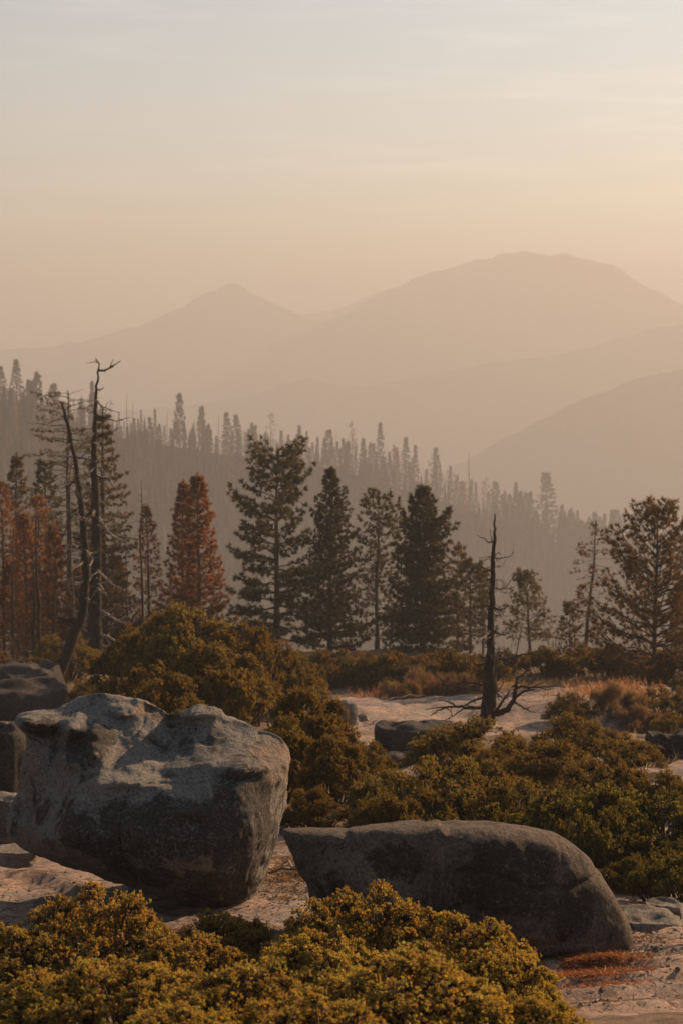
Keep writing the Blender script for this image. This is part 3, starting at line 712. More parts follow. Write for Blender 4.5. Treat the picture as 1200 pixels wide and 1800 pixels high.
DRY = [('dry_0', 720, 1186, 130, 53, 'reddish dry undergrowth at the far left edge of the bare slab'),
       ('dry_1', 800, 1190, 110, 52, 'dry brushy undergrowth just left of the broken snag'),
       ('dry_0', 1085, 1212, 110, 48, 'pinkish dry brush at right below the big right hand pine'),
       ('dry_0', 1130, 1250, 110, 42, 'dry twiggy brush in the right hand scrub'),
       ]
for a_ in DRY: shrub(*a_)
LOW = [(545, 1140), (590, 1144), (635, 1142), (690, 1146), (735, 1146), (780, 1144), (835, 1146), (890, 1146), (450, 1118), (1030, 1136), (1105, 1140), (640, 1160), (700, 1166), (770, 1164), (820, 1162)]
for k, (px, top) in enumerate(LOW):
    shrub('far_%d' % (k % 2), px, top, 95, 84 - 18 * (k > 10), 'brownish low shrub along the brow of the slope among the pine trunks, ' + FORD[sorted(LOW).index(LOW[k])] + ' from left', group='low shrubs along the brow')

# ------------------------------------------------------------ conifers
def make_tree(seed, H, name, radius, crown0, n_limbs, e0, e1, droop, upturn, tuft_len, tuft_w, n_bl, twig_f, tuft_gap, col, tr=.02, lean=(0, 0), bark=None,
              spread=.5, mixcol=None, mix_fn=None, trunk_top=1.0, limb_r=.014, sides=8, whorl=0, bare=0.0, inner=.25, foliage_start=0.0, limb_mat=None, az_fn=None, gap_p=0.0, wob=.012, mat=None, vert=.5):
    """radius(t): crown radius at height fraction t; e0/e1 limb elevation at crown base / top"""
    rs = np.random.RandomState(seed)
    if H > 2: tr = tr * .78
    tp = np.linspace(0, 1, 14); tx = lean[0] * H * tp + wob * H * np.array([vnoise(np.array([t * 3., seed, 1.]), 1) for t in tp]) * tp
    ty = lean[1] * H * tp + wob * H * np.array([vnoise(np.array([t * 3., seed, 7.]), 2) for t in tp]) * tp
    tk = np.stack([tx, ty, tp * H * trunk_top - .3 * (tp == 0)], -1)
    T = Tubes(); T.add(tk, H * tr * (1 - tp) ** .85 * (1 + .35 * np.exp(-tp * 22)) + H * .0016, sides, rough=.08)
    at = lambda t: np.array([np.interp(t, tp, tk[:, 0]), np.interp(t, tp, tk[:, 1]), np.interp(t, tp, tk[:, 2])])
    L = Tubes(); pos = []; dr = []; hh = []
    gold = 2.399963
    if H > 2: tuft_w = tuft_w * 1.85; tuft_gap = tuft_gap * .8; n_bl = int(n_bl * 1.25); n_limbs = int(n_limbs * 1.12)
    for k in range(n_limbs):
        u = (k + rs.uniform(0, 1)) / n_limbs
        if whorl: u = (math.floor(u * whorl) + rs.normal(0, .10)) / whorl; u = min(max(u, 0), .995)
        t = crown0 + (1 - crown0) * u
        if rs.rand() < gap_p: continue
        az = k * gold + rs.uniform(-.5, .5); Ln = radius(t) * H * rs.uniform(.68, 1.12)
        if az_fn: Ln *= az_fn(az, t)
        if Ln < .012 * H: Ln = .012 * H
        el = math.radians(e0 + (e1 - e0) * ((t - crown0) / (1 - crown0)) + rs.normal(0, 6))
        hd = np.array([math.cos(az), math.sin(az), 0])
        s = np.linspace(0, 1, 7); zc = math.sin(el) * s - droop * s ** 1.6 + upturn * s ** 4
        b = at(t); sw = rs.normal(0, .07); pd = np.array([-hd[1], hd[0], 0])
        pts = b + hd * (math.cos(el) * s * Ln)[:, None] + pd * (sw * s ** 2 * Ln)[:, None] + np.array([0, 0, 1]) * (zc * Ln)[:, None]
        pts[1:-1] += rs.normal(0, .018 * Ln, (5, 3))
        r0 = max(limb_r * Ln * 1.3, H * .0011); L.add(pts, np.linspace(r0, r0 * .3, 7), 3)
        if rs.rand() < bare: 
            # dead limb with a few side twigs
            for q in range(4):
                ss_ = rs.uniform(.3, .95); p0 = np.array([np.interp(ss_, s, pts[:, i]) for i in range(3)]); dd_ = hd * .5 + pd * rs.choice([-1, 1]) * .7 + np.array([0, 0, rs.uniform(-.5, .3)])
                L.add(np.array([p0, p0 + dd_ * Ln * .14, p0 + dd_ * Ln * .25 + [0, 0, -.03 * Ln]]), [r0 * .5, r0 * .3, r0 * .15], 3)
            continue
        # foliage along the limb and side twigs
        nt_ = max(3, int(Ln * (1 - inner) / tuft_gap))
        for q in range(nt_):
            sp = inner + (1 - inner) * (q + rs.uniform(.1, .9)) / nt_
            p0 = np.array([np.interp(sp, s, pts[:, i]) for i in range(3)])
            tl = twig_f * Ln * (1.12 - sp) + tuft_gap * .5
            ntw = max(1, int(tl / tuft_gap))
            for sgn in (-1, 1):
                dd_ = hd * .75 + pd * sgn * .8 + np.array([0, 0, rs.uniform(-.25, .35)])
                for m_ in range(ntw):
                    pp_ = p0 + dd_ * tl * (m_ + rs.uniform(.3, 1)) / ntw + rs.normal(0, tuft_gap * .25, 3)
                    pos.append(pp_); dr.append(dd_ + np.array([0, 0, vert])); hh.append(t)
        pos.append(pts[-1]); dr.append(hd * .8 + np.array([0, 0, .5])); hh.append(t)
    for q in range(6):
        pos.append(at(1 - q * .012)); dr.append(np.array([rs.normal(0, .4), rs.normal(0, .4), 1.])); hh.append(1)
    o = thing(name, (0, 0, 0), 'x', 'tree')
    T.build('trunk', bark or M_BARK, o); lb = L.build('branches', limb_mat or bark or M_BARK, o); lb['kind'] = 'stuff'
    if n_bl > 0:
        pos = np.array(pos); dr = np.array(dr); dr /= np.linalg.norm(dr, axis=1)[:, None]; hh = np.array(hh)
        v, f = blades(pos, dr, n_bl, tuft_len, tuft_w, spread, rs)
        c = np.array(col)[None] * (1 + .22 * rs.normal(0, 1, (len(pos), 1))) * (1 + .06 * rs.normal(0, 1, (len(pos), 3)))
        if mixcol is not None:
            m = np.clip(mix_fn(pos, hh) + rs.normal(0, .18, len(pos)), 0, 1)[:, None]
            c = c * (1 - m) + m * np.array(mixcol)[None] * (1 + .22 * rs.normal(0, 1, (len(pos), 1)))
        link('crown', mesh('crown', v, [f], mat or M_NEEDLE, False, {'col': np.repeat(np.clip(c, .003, .6), n_bl * 3, 0)}), o)
    return o

def put(o, px, base, D, label, cat='tree', rz=0, sink=0.0):
    p = P(px, base, D); g = float(gnd(p[0], D, False)); o.location = (float(p[0]), D, g - sink); o.rotation_euler = (0, 0, rz)
    o['label'] = label; o['category'] = cat; return o
def hgt(px, top, D):
    x = P(px, 900, D)[0]; return P(px, top, D)[2] - float(gnd(x, D, False))

PG = (.050, .044, .018); FG = (.043, .040, .019); BR = (.20, .075, .032); OR = (.23, .105, .048)
lerp = lambda t, xs, ys: float(np.interp(t, xs, ys))
def pxr(a_, H, D): return a_ / FPX * D / H      # half width in pixels -> crown radius / H

D = 78
# broad central pine
H = hgt(487, 792, D)
put(make_tree(11, H, 'pine_tree', lambda t: pxr(1, H, D) * lerp(t, [0, .15, .3, .45, .6, .68, .76, .84, .92, 1], [62, 84, 88, 80, 72, 98, 70, 76, 70, 50]), .08, 92, -2, 38, .16, .20, .20, .032, 13, .30, .23, PG, .021, spread=.62, limb_r=.016, gap_p=.08, inner=.3, whorl=24,
    az_fn=lambda az, t: 1.0 + .25 * math.cos(az - 3.1) * (1 if .6 < t < .72 else 0)), 487, 1150, D, 'broad flat crowned dark pine, the tallest green tree, at centre left')
# pointed fir
D = 80; H = hgt(580, 824, D)
put(make_tree(12, H, 'fir_tree', lambda t: pxr(1, H, D) * lerp(t, [0, .1, .35, .62, .78, .9, 1], [70, 72, 58, 52, 36, 18, 3]), .05, 150, 5, 58, .02, .10, .15, .030, 11, .26, .19, FG, .019, spread=.5, limb_r=.012, whorl=30, inner=.15), 580, 1150, D, 'narrow pointed fir right of the broad flat crowned pine')
D = 79; H = hgt(662, 868, D)
put(make_tree(13, H, 'pine_tree', lambda t: pxr(1, H, D) * lerp(t, [0, .15, .4, .6, .7, .85, .95, 1], [42, 62, 58, 50, 62, 42, 24, 8]), .1, 84, 0, 42, .10, .22, .18, .032, 11, .26, .24, PG, .018, spread=.6, whorl=20, inner=.28, gap_p=.12), 662, 1150, D, 'open crowned pine with see-through lower branches, right of the pointed fir')
D = 77; H = hgt(742, 857, D)
put(make_tree(14, H, 'fir_tree', lambda t: pxr(1, H, D) * lerp(t, [0, .12, .35, .55, .75, .9, 1], [68, 74, 64, 54, 44, 22, 6]), .03, 150, 0, 48, .06, .14, .17, .032, 12, .28, .20, FG, .02, spread=.55, whorl=28, inner=.12,
    az_fn=lambda az, t: 1.0 + .35 * max(0, math.cos(az)) * (1 if .6 < t < .76 else 0)), 742, 1155, D, 'dense pointed conifer, rightmost of the four tall green trees')
D = 84; H = hgt(803, 955, D)
put(make_tree(15, H, 'pine_tree', lambda t: pxr(1, H, D) * lerp(t, [0, .3, .7, 1], [24, 28, 20, 4]), .1, 46, -5, 35, .1, .1, .17, .032, 9, .26, .26, (.085, .055, .025), .015, whorl=16, gap_p=.15), 803, 1160, D, 'slim thin crowned brownish pine right of the dense pointed conifer')
D = 80; H = hgt(826, 984, D)
put(make_tree(16, H, 'pine_tree', lambda t: pxr(1, H, D) * lerp(t, [0, .3, .6, .85, 1], [32, 42, 38, 26, 8]), .12, 52, 0, 40, .12, .16, .20, .036, 11, .28, .26, (.05, .046, .018), .018, whorl=12, gap_p=.1), 826, 1162, D, 'small dark pine just left of the broken snag')
D = 82; H = hgt(850, 1005, D)
put(make_tree(17, H, 'pine_tree', lambda t: pxr(1, H, D) * lerp(t, [0, .3, .7, 1], [20, 26, 18, 5]), .15, 36, 0, 40, .1, .1, .18, .034, 9, .26, .28, (.07, .052, .022), .016, gap_p=.2), 848, 1162, D, 'small thin pine seen behind the trunk of the broken snag')
# round headed tree
D = 76; H = hgt(925, 1014, D)
put(make_tree(18, H, 'juniper_tree', lambda t: pxr(1, H, D) * lerp(t, [0, .25, .4, .55, .7, .9, 1], [22, 52, 48, 36, 44, 30, 10]), .2, 74, 0, 62, .05, .05, .15, .026, 9, .36, .24, (.07, .058, .024), .026, spread=.9, inner=.35, gap_p=.22, wob=.06, lean=(-.08, 0), az_fn=lambda az, t: 1.0 + .30 * math.cos(az * 2 + t * 5)), 932, 1152, D, 'small round headed tree right of the broken snag')
# bare drooping pine
D = 70; H = hgt(1045, 920, D)
put(make_tree(19, H, 'dying_pine', lambda t: pxr(1, H, D) * lerp(t, [0, .2, .5, .8, .88, .95, 1], [18, 38, 40, 46, 20, 16, 8]), .18, 90, -15, 35, .35, .02, .13, .022, 6, .30, .20, (.10, .062, .035), .019, lean=(.07, 0), bare=.5, limb_r=.010, gap_p=.05, mixcol=(.06, .05, .02), mix_fn=lambda p, h: (h > .86) * .9), 1026, 1150, D, 'thin leaning pine with drooping bare branches, right of the round headed tree')
D = 68; H = hgt(1000, 1062, D)
put(make_tree(20, H, 'pine_sapling', lambda t: pxr(1, H, D) * lerp(t, [0, .3, .7, 1], [18, 24, 18, 5]), .15, 24, 0, 45, .1, .15, .15, .03, 8, .2, .28, (.07, .055, .025), .018, gap_p=.2), 1000, 1155, D, 'small sparse sapling left of the leaning drooping pine')
# big right pine
D = 55; H = hgt(1150, 894, D)
put(make_tree(21, H, 'pine_tree', lambda t: pxr(1, H, D) * lerp(t, [0, .12, .3, .5, .65, .78, .9, .96, 1], [120, 140, 130, 116, 96, 74, 44, 28, 8]), .04, 120, 10, 52, .05, .28, .15, .015, 20, .22, .24, (.075, .055, .02), .018, spread=.75, whorl=17, inner=.34, gap_p=.06, limb_r=.013, mixcol=(.24, .125, .04), mix_fn=lambda p, h: .28 - .2 * h), 1148, 1200, D, 'big bushy pine with distinct needle tufts at the right edge')
D = 60; H = hgt(1215, 1000, D)
put(make_tree(22, H, 'pine_tree', lambda t: pxr(1, H, D) * lerp(t, [0, .3, .7, 1], [70, 62, 42, 8]), .04, 70, 10, 48, .06, .24, .16, .018, 15, .24, .25, (.085, .06, .024), .02, whorl=12, spread=.7), 1215, 1195, D, 'shorter bushy pine cut by the right edge')
# left group
D = 74; H = hgt(124, 690, D)
put(make_tree(23, H, 'dying_pine', lambda t: pxr(1, H, D) * lerp(t, [0, .25, .5, .7, .85, .93, .98, 1], [44, 60, 66, 72, 74, 70, 60, 30]), .12, 100, -8, 16, .26, .14, .15, .020, 7, .26, .20, (.072, .058, .032), .016, bare=.35, limb_r=.011, gap_p=.04), 124, 1160, D, 'tall sparse flat topped grey brown pine behind the leaning charred snag')
D = 72; H = hgt(186, 722, D)
put(make_tree(24, H, 'fir_tree', lambda t: pxr(1, H, D) * lerp(t, [0, .15, .35, .55, .75, .9, 1], [66, 72, 66, 54, 38, 18, 3]), .08, 150, -14, 25, .20, .22, .14, .028, 10, .24, .19, (.062, .046, .022), .018, spread=.5, whorl=27, inner=.15, limb_r=.011, mixcol=(.13, .07, .03), mix_fn=lambda p, h: .35 * (h < .5)), 186, 1150, D, 'tall tiered brownish fir immediately right of the tall charred snag')
D = 82; H = hgt(34, 798, D)
put(make_tree(25, H, 'fir_tree', lambda t: pxr(1, H, D) * lerp(t, [0, .2, .5, .8, 1], [36, 44, 40, 24, 3]), .12, 110, 0, 40, .05, .12, .15, .030, 11, .28, .20, (.07, .06, .028), .015, whorl=24, mixcol=OR, mix_fn=lambda p, h: 1 - ss(h, .6, .78)), 34, 1160, D, 'pointed conifer near the left edge, green on top and rusty below')
D = 84; H = hgt(84, 814, D)
put(make_tree(26, H, 'pine_tree', lambda t: pxr(1, H, D) * lerp(t, [0, .3, .6, .8, 1], [28, 30, 32, 26, 8]), .2, 80, 0, 40, .1, .1, .17, .034, 11, .28, .22, (.045, .042, .022), .015), 84, 1160, D, 'dark green pine in the gap behind the leaning charred snag')
D = 76; H = hgt(70, 876, D)
put(make_tree(27, H, 'dead_conifer', lambda t: pxr(1, H, D) * lerp(t, [0, .2, .6, .85, 1], [30, 40, 40, 28, 6]), .2, 90, 10, 45, .05, .05, .13, .022, 9, .28, .20, OR, .013, gap_p=.1), 70, 1170, D, 'rust red dead conifer second from the left edge')
D = 74; H = hgt(8, 850, D)
put(make_tree(28, H, 'dead_conifer', lambda t: pxr(1, H, D) * lerp(t, [0, .2, .6, .85, 1], [32, 40, 38, 24, 5]), .15, 90, 5, 45, .05, .05, .13, .022, 9, .28, .20, (.21, .085, .035), .013, gap_p=.1), 8, 1170, D, 'rust red dead conifer cut by the left edge')
D = 80; H = hgt(262, 893, D)
put(make_tree(29, H, 'dead_conifer', lambda t: pxr(1, H, D) * lerp(t, [0, .2, .6, .85, 1], [36, 38, 28, 16, 3]), .1, 90, 0, 40, .05, .08, .13, .024, 9, .26, .20, (.24, .10, .045), .014), 262, 1130, D, 'small conical rust coloured conifer behind the thin pole snag')
D = 79; H = hgt(351, 834, D)
put(make_tree(30, H, 'dead_conifer', lambda t: pxr(1, H, D) * lerp(t, [0, .15, .4, .7, .88, 1], [60, 60, 46, 31, 19, 4]), .04, 180, 5, 48, .08, .14, .15, .026, 15, .26, .19, (.20, .08, .035), .015, whorl=26, mixcol=(.05, .042, .02), mix_fn=lambda p, h: (1 - ss(h, .12, .4)) * .9), 351, 1140, D, 'tallest of the two rust red conifers left of the broad pine')
D = 81; H = hgt(324, 846, D)
put(make_tree(31, H, 'dead_conifer', lambda t: pxr(1, H, D) * lerp(t, [0, .15, .4, .7, .88, 1], [56, 54, 38, 22, 12, 3]), .04, 150, 5, 48, .08, .14, .15, .026, 13, .26, .20, (.17, .07, .033), .014, whorl=24, mixcol=(.05, .042, .02), mix_fn=lambda p, h: (1 - ss(h, .12, .45)) * .9), 324, 1140, D, 'slimmer, more leafless of the two rust red conifers left of the broad pine')
EXTRA = [(48, 905, 36, 'dead_conifer', 'broad rust red dead conifer behind the thickest bare trunk at left', OR), (98, 930, 34, 'dead_conifer', 'short rust brown dead conifer just left of the leaning snag', (.20, .09, .04)), (22, 990, 40, 'dead_conifer', 'low rust brown conifer at the left edge below the taller rusty ones', (.19, .08, .035)),
         (75, 1010, 40, 'dead_conifer', 'low bushy rust brown conifer in front of the rusty stand', (.17, .075, .035)), (205, 985, 36, 'dead_conifer', 'short brownish conifer under the tiered fir', (.15, .08, .04)), (140, 1000, 34, 'dead_conifer', 'short rusty conifer between the two tall snags', (.19, .085, .04))]
for k, (px_, top_, w_, nm_, lab_, c_) in enumerate(EXTRA):
    D = 70 + 2 * k; H = hgt(px_, top_, D)
    put(make_tree(120 + k, H, nm_, lambda t: pxr(1, H, D) * lerp(t, [0, .15, .4, .7, .88, 1], [w_, w_ * 1.1, w_, w_ * .7, w_ * .4, 4]), .05, 110, 5, 50, .06, .12, .14, .024, 10, .28, .2, c_, .014, gap_p=.05), px_, 1150, D, lab_)
# thin burnt poles in the left stand
def pole(px, top, base, D, wpx, label, seed, nb=14, cat='snag', mat=None):
    rs = np.random.RandomState(seed); x = P(px, 900, D)[0]; g = float(gnd(x, D, False)); H = P(px, top, D)[2] - g; r = wpx / FPX * D / 2
    t = np.linspace(0, 1, 12); pts = np.stack([.01 * H * np.cumsum(rs.normal(0, .5, 12)), .01 * H * np.cumsum(rs.normal(0, .5, 12)), t * H], -1); pts[0] = 0, 0, -.3
    o = thing('dead_pole', (x, D, g), label, cat); T = Tubes(); T.add(pts, r * (1 - .85 * t), 7, rough=.08); T.build('trunk', mat or M_CHAR, o)
    B = Tubes()
    for k in range(nb):
        tt = rs.uniform(.3, .98); az = rs.uniform(0, 6.28); Ln = H * rs.uniform(.03, .09) * (1.2 - tt * .6); b = np.array([np.interp(tt, t, pts[:, i]) for i in range(3)])
        d = np.array([math.cos(az), math.sin(az), 0]); B.add(np.array([b, b + d * Ln * .5 + [0, 0, .1 * Ln], b + d * Ln + [0, 0, -.1 * Ln]]), [r * .22, r * .15, r * .06], 3)
    B.build('branches', mat or M_CHAR, o)
    return o
pole(250, 845, 1120, 70, 7, 'thin bare pole right of the tiered fir', 51)
pole(20, 930, 1170, 66, 6, 'thin bare trunk nearest the left edge in the rusty stand', 52)
pole(56, 955, 1170, 65, 7, 'bare trunk in the rusty stand, second from the left edge', 53)
pole(72, 900, 1170, 66, 9, 'thickest bare trunk in the rusty stand at left', 54)
pole(97, 960, 1170, 68, 5, 'slim bare trunk in the rusty stand, left of the leaning snag', 55)
pole(126, 800, 1160, 66, 8, 'straight brown trunk just left of the tall charred snag', 56, 24, mat=M_BARK)
pole(222, 960, 1120, 70, 5, 'slim dead stem between the tiered fir and the thin pole', 57)
# leafless sapling near the right
def bare_bush(px, base, D, hpx, label, seed, n=7, mat=None, spread=.5, name='bare_sapling', cat='sapling'):
    rs = np.random.RandomState(seed); x = P(px, 900, D)[0]; g = float(gnd(x, D, False)); H = hpx / FPX * D
    o = thing(name, (x, D, g), label, cat); T = Tubes()
    for k in range(n):
        az = rs.uniform(0, 6.28); d = np.array([math.cos(az) * spread, math.sin(az) * spread, 1.]) ; d /= np.linalg.norm(d); Ln = H * rs.uniform(.6, 1.1)
        s = np.linspace(0, 1, 7)[:, None]; pts = d * s * Ln + rs.normal(0, .03 * Ln, (7, 3)) * s; pts[0] = (0, 0, -.05); T.add(pts, np.linspace(.014, .003, 7) * H, 4)
        for q in range(6):
            ss_ = rs.uniform(.3, .95); p0 = np.array([np.interp(ss_, s[:, 0], pts[:, i]) for i in range(3)]); dd_ = d + rs.normal(0, .6, 3); dd_ /= np.linalg.norm(dd_)
            T.add(np.array([p0, p0 + dd_ * Ln * .12 + rs.normal(0, .01 * Ln, 3), p0 + dd_ * Ln * .25]), np.array([.006, .004, .002]) * H, 3)
    T.build('stems', mat or M_GTWIG, o); return o
bare_bush(975, 1150, 72, 75, 'leafless forked sapling between the round headed tree and the leaning pine', 61)
for k, (px, b, D, h, lab) in enumerate([(425, 1140, 70, 90, 'leafless grey bush at the foot of the broad pine'), (500, 1150, 62, 60, 'leafless bush right of the broad pine trunk'), (100, 1180, 60, 70, 'leafless bush behind the boulders at the left edge'), (30, 1180, 62, 80, 'leafless bush at the left edge below the rusty trees'), (1090, 1200, 52, 50, 'dead twiggy bush left of the big right hand pine'), (925, 1200, 54, 40, 'dead twiggy bush behind the slab, right of the broken snag')]):
    bare_bush(px, b, D, h, lab, 70 + k, 10, None, .8, 'bare_bush', 'bush')

# ------------------------------------------------------------ the three foreground snags
def snag(name, D, trunk, widths, label, branches, mat, seed, scale_rough=.16, flute=.12):
    """trunk: pixel points (px, py, dy) base first; widths in px; branches: list of (pixel points with dy, width px, material)"""
    base = P(trunk[0][0], trunk[0][1], D); g = float(gnd(base[0], D, False)); org = np.array([base[0], D, g])
    o = thing(name, org, label, 'snag')
    n = 46; c = np.array([P(a_, b_, D) + np.array([0, d_, 0]) for a_, b_, d_ in trunk]); c[0, 2] = min(c[0, 2], g - .25)
    pts = bspline(c, n); u = np.linspace(0, 1, len(widths)); rad = np.interp(np.linspace(0, 1, n), u, widths) / FPX * D / 2
    rs = np.random.RandomState(seed); sides = 18
    pts[1:] += rs.normal(0, .012, (n - 1, 3)) * np.array([1, 1, 0])
    tv = np.gradient(pts, axis=0); tv /= np.linalg.norm(tv, axis=1)[:, None]
    uu = np.cross(tv, [0, 1, 0]); uu /= np.linalg.norm(uu, axis=1)[:, None]; vv = np.cross(tv, uu)
    an = np.arange(sides) * 2 * math.pi / sides
    fl = 1 + flute * np.array([[vnoise(np.array([math.cos(a_) * 2.2, math.sin(a_) * 2.2, i * .09 + seed]), 4) for a_ in an] for i in range(n)]) + .05 * rs.uniform(-1, 1, (n, sides))
    ring = pts[:, None] + (np.cos(an)[None, :, None] * uu[:, None] + np.sin(an)[None, :, None] * vv[:, None]) * (rad[:, None] * fl)[:, :, None]
    i = np.arange(n - 1)[:, None] * sides; j = np.arange(sides)[None, :]; j2 = (j + 1) % sides
    q = np.stack([i + j, i + j2, i + sides + j2, i + sides + j], -1).reshape(-1, 4)
    link('trunk', mesh('trunk', ring.reshape(-1, 3) - org, [q], mat, True), o)
    for bp, wd, m in branches:
        cc = np.array([P(a_, b_, D) + np.array([0, d_, 0]) for a_, b_, d_ in bp]) - org
        pp = bspline(cc, 4 * len(bp)); pp[1:] += rs.normal(0, .012, (len(pp) - 1, 3))
        T = Tubes(); T.add(pp, np.linspace(wd, max(.8, wd * .25), len(pp)) / FPX * D / 2, 6, rough=.15)
        # small twigs
        for k in range(max(1, len(bp) - 1)):
            ix = rs.randint(1, len(pp) - 1); dd_ = pp[ix] - pp[ix - 1]; dd_ = dd_ / (np.linalg.norm(dd_) + 1e-6) + rs.normal(0, .7, 3); Ln = rs.uniform(.12, .4) * min(1, wd / 6)
            T.add(np.array([pp[ix], pp[ix] + dd_ * Ln * .5, pp[ix] + dd_ * Ln + rs.normal(0, .05, 3)]), np.array([.35, .25, .12]) * wd / FPX * D / 2 + .003, 4)
        T.build('branch', m, o)
    return o
def rand_branches(rs, trunk, n, y0, y1, lmin, lmax, wd, mat, both=True, curl=.3):
    tr = np.array(trunk); out = []
    for k in range(n):
        py = rs.uniform(y0, y1); o_ = np.argsort(tr[:, 1]); px = np.interp(py, tr[o_, 1], tr[o_, 0]); sx = rs.choice([-1, 1]); Ln = rs.uniform(lmin, lmax)
        el = rs.uniform(-.25, .55); c_ = rs.uniform(-curl, curl)
        dy = rs.uniform(-1, 1) * .8
        p = [(px, py, 0)]
        for s in (.3, .65, 1.): p.append((px + sx * Ln * s, py + Ln * (el * s - c_ * s * s + .12 * rs.normal()), dy * s))
        out.append((p, wd * rs.uniform(.6, 1.3), mat if rs.rand() < .6 else M_CHAR))
    return out
D = 60
TR1 = [(170, 1180, 0), (169, 1120, 0), (168, 1060, 0), (169, 1000, 0), (170, 940, 0), (168, 880, 0), (166, 820, 0), (167, 760, 0), (169, 710, 0), (172, 665, 0), (175, 640, 0)]
b1 = [([(173, 652, 0), (185, 651, .1), (198, 643, .2), (211, 634, .2)], 5, M_CHAR), ([(175, 640, 0), (171, 634, 0), (168, 628, 0)], 3, M_CHAR), ([(171, 684, 0), (178, 685, .1), (183, 679, .1)], 3, M_CHAR),
      ([(169, 702, 0), (180, 712, -.2), (194, 719, -.3), (198, 722, -.3)], 4, M_DEAD), ([(168, 728, 0), (185, 736, .1), (200, 740, .2), (216, 739, .2)], 4, M_CHAR), ([(168, 760, 0), (158, 768, -.3), (151, 778, -.4)], 4, M_DEAD),
      ([(170, 795, 0), (180, 812, -.4), (184, 830, -.5)], 4, M_DEAD), ([(168, 820, 0), (158, 832, -.3), (150, 845, -.5), (150, 860, -.5)], 4, M_DEAD), ([(168, 895, 0), (165, 903, -.5), (170, 890, -.7)], 5, M_DEAD),
      ([(172, 905, 0), (188, 925, -.4), (205, 940, -.6), (228, 949, -.6), (233, 945, -.6)], 6, M_DEAD), ([(172, 930, 0), (190, 935, .3), (210, 946, .4), (245, 950, .4)], 4, M_CHAR), ([(170, 1000, 0), (185, 1010, -.4), (200, 1022, -.6), (208, 1026, -.6)], 6, M_DEAD),
      ([(170, 1030, 0), (180, 1037, -.4), (190, 1040, -.4)], 6, M_DEAD), ([(176, 1075, 0), (195, 1078, -.4), (212, 1088, -.6), (235, 1090, -.7), (250, 1080, -.7)], 6, M_DEAD), ([(176, 1118, 0), (192, 1116, -.4), (210, 1122, -.6), (222, 1121, -.6)], 7, M_DEAD),
      ([(165, 1005, 0), (160, 1018, -.4), (150, 1026, -.6), (142, 1024, -.6)], 6, M_DEAD), ([(165, 975, 0), (163, 990, -.6), (155, 985, -.7)], 5, M_DEAD)]
rs_ = np.random.RandomState(91)
b1 += rand_branches(rs_, TR1, 30, 740, 1130, 14, 60, 4.6, M_DEAD, curl=.7)
b1 += rand_branches(rs_, TR1, 30, 720, 1140, 10, 36, 1.7, M_DEAD, curl=.9)
snag('charred_snag', D, TR1, [29, 25, 22, 19, 16.5, 14, 11, 8, 5.5, 3.5, 2], 'tall straight charred dead tree with a forked tip, towering at left', b1, M_CHAR, 5)
D = 52
TR2 = [(92, 1228, 0), (103, 1190, 0), (118, 1150, 0), (132, 1110, 0), (145, 1080, 0), (150, 1040, 0), (151, 990, 0), (147, 930, 0), (141, 870, 0), (132, 810, 0), (122, 760, 0), (114, 725, 0), (107, 706, 0)]
b2 = [([(136, 1098, 0), (128, 1090, -.1), (117, 1088, -.2), (107, 1083, -.2)], 13, M_CHAR), ([(125, 1140, 0), (110, 1142, .2), (95, 1140, .3), (75, 1143, .3)], 5, M_CHAR), ([(150, 1018, 0), (140, 1025, -.3), (128, 1022, -.5), (118, 1015, -.6)], 5, M_DEAD),
      ([(150, 985, 0), (142, 992, -.4), (133, 988, -.5)], 5, M_DEAD), ([(146, 915, 0), (143, 905, -.4), (142, 892, -.5)], 4, M_DEAD), ([(140, 880, 0), (136, 850, -.3), (133, 820, -.4)], 5, M_BARK), ([(150, 1060, 0), (141, 1050, -.2), (133, 1035, -.3)], 6, M_CHAR),
      ([(130, 800, 0), (124, 820, -.3), (122, 850, -.3)], 3, M_DEAD)]
b2 += rand_branches(rs_, TR2, 20, 760, 1090, 10, 40, 4.0, M_DEAD, curl=.7)
b2 += rand_branches(rs_, TR2, 20, 740, 1140, 8, 28, 1.6, M_DEAD, curl=.9)
snag('leaning_snag', D, TR2, [24, 21, 19, 17, 15, 15, 14, 12, 9, 7, 6, 5, 3], 'slender crooked dead tree leaning left of the tall charred one', b2, M_CHAR, 9)
D = 42
TR3 = [(858, 1262, 0), (859, 1230, 0), (860, 1190, 0), (861, 1150, 0), (862, 1100, 0), (864, 1050, 0), (866, 1000, 0), (867, 960, 0), (868, 930, 0), (869, 903, 0)]
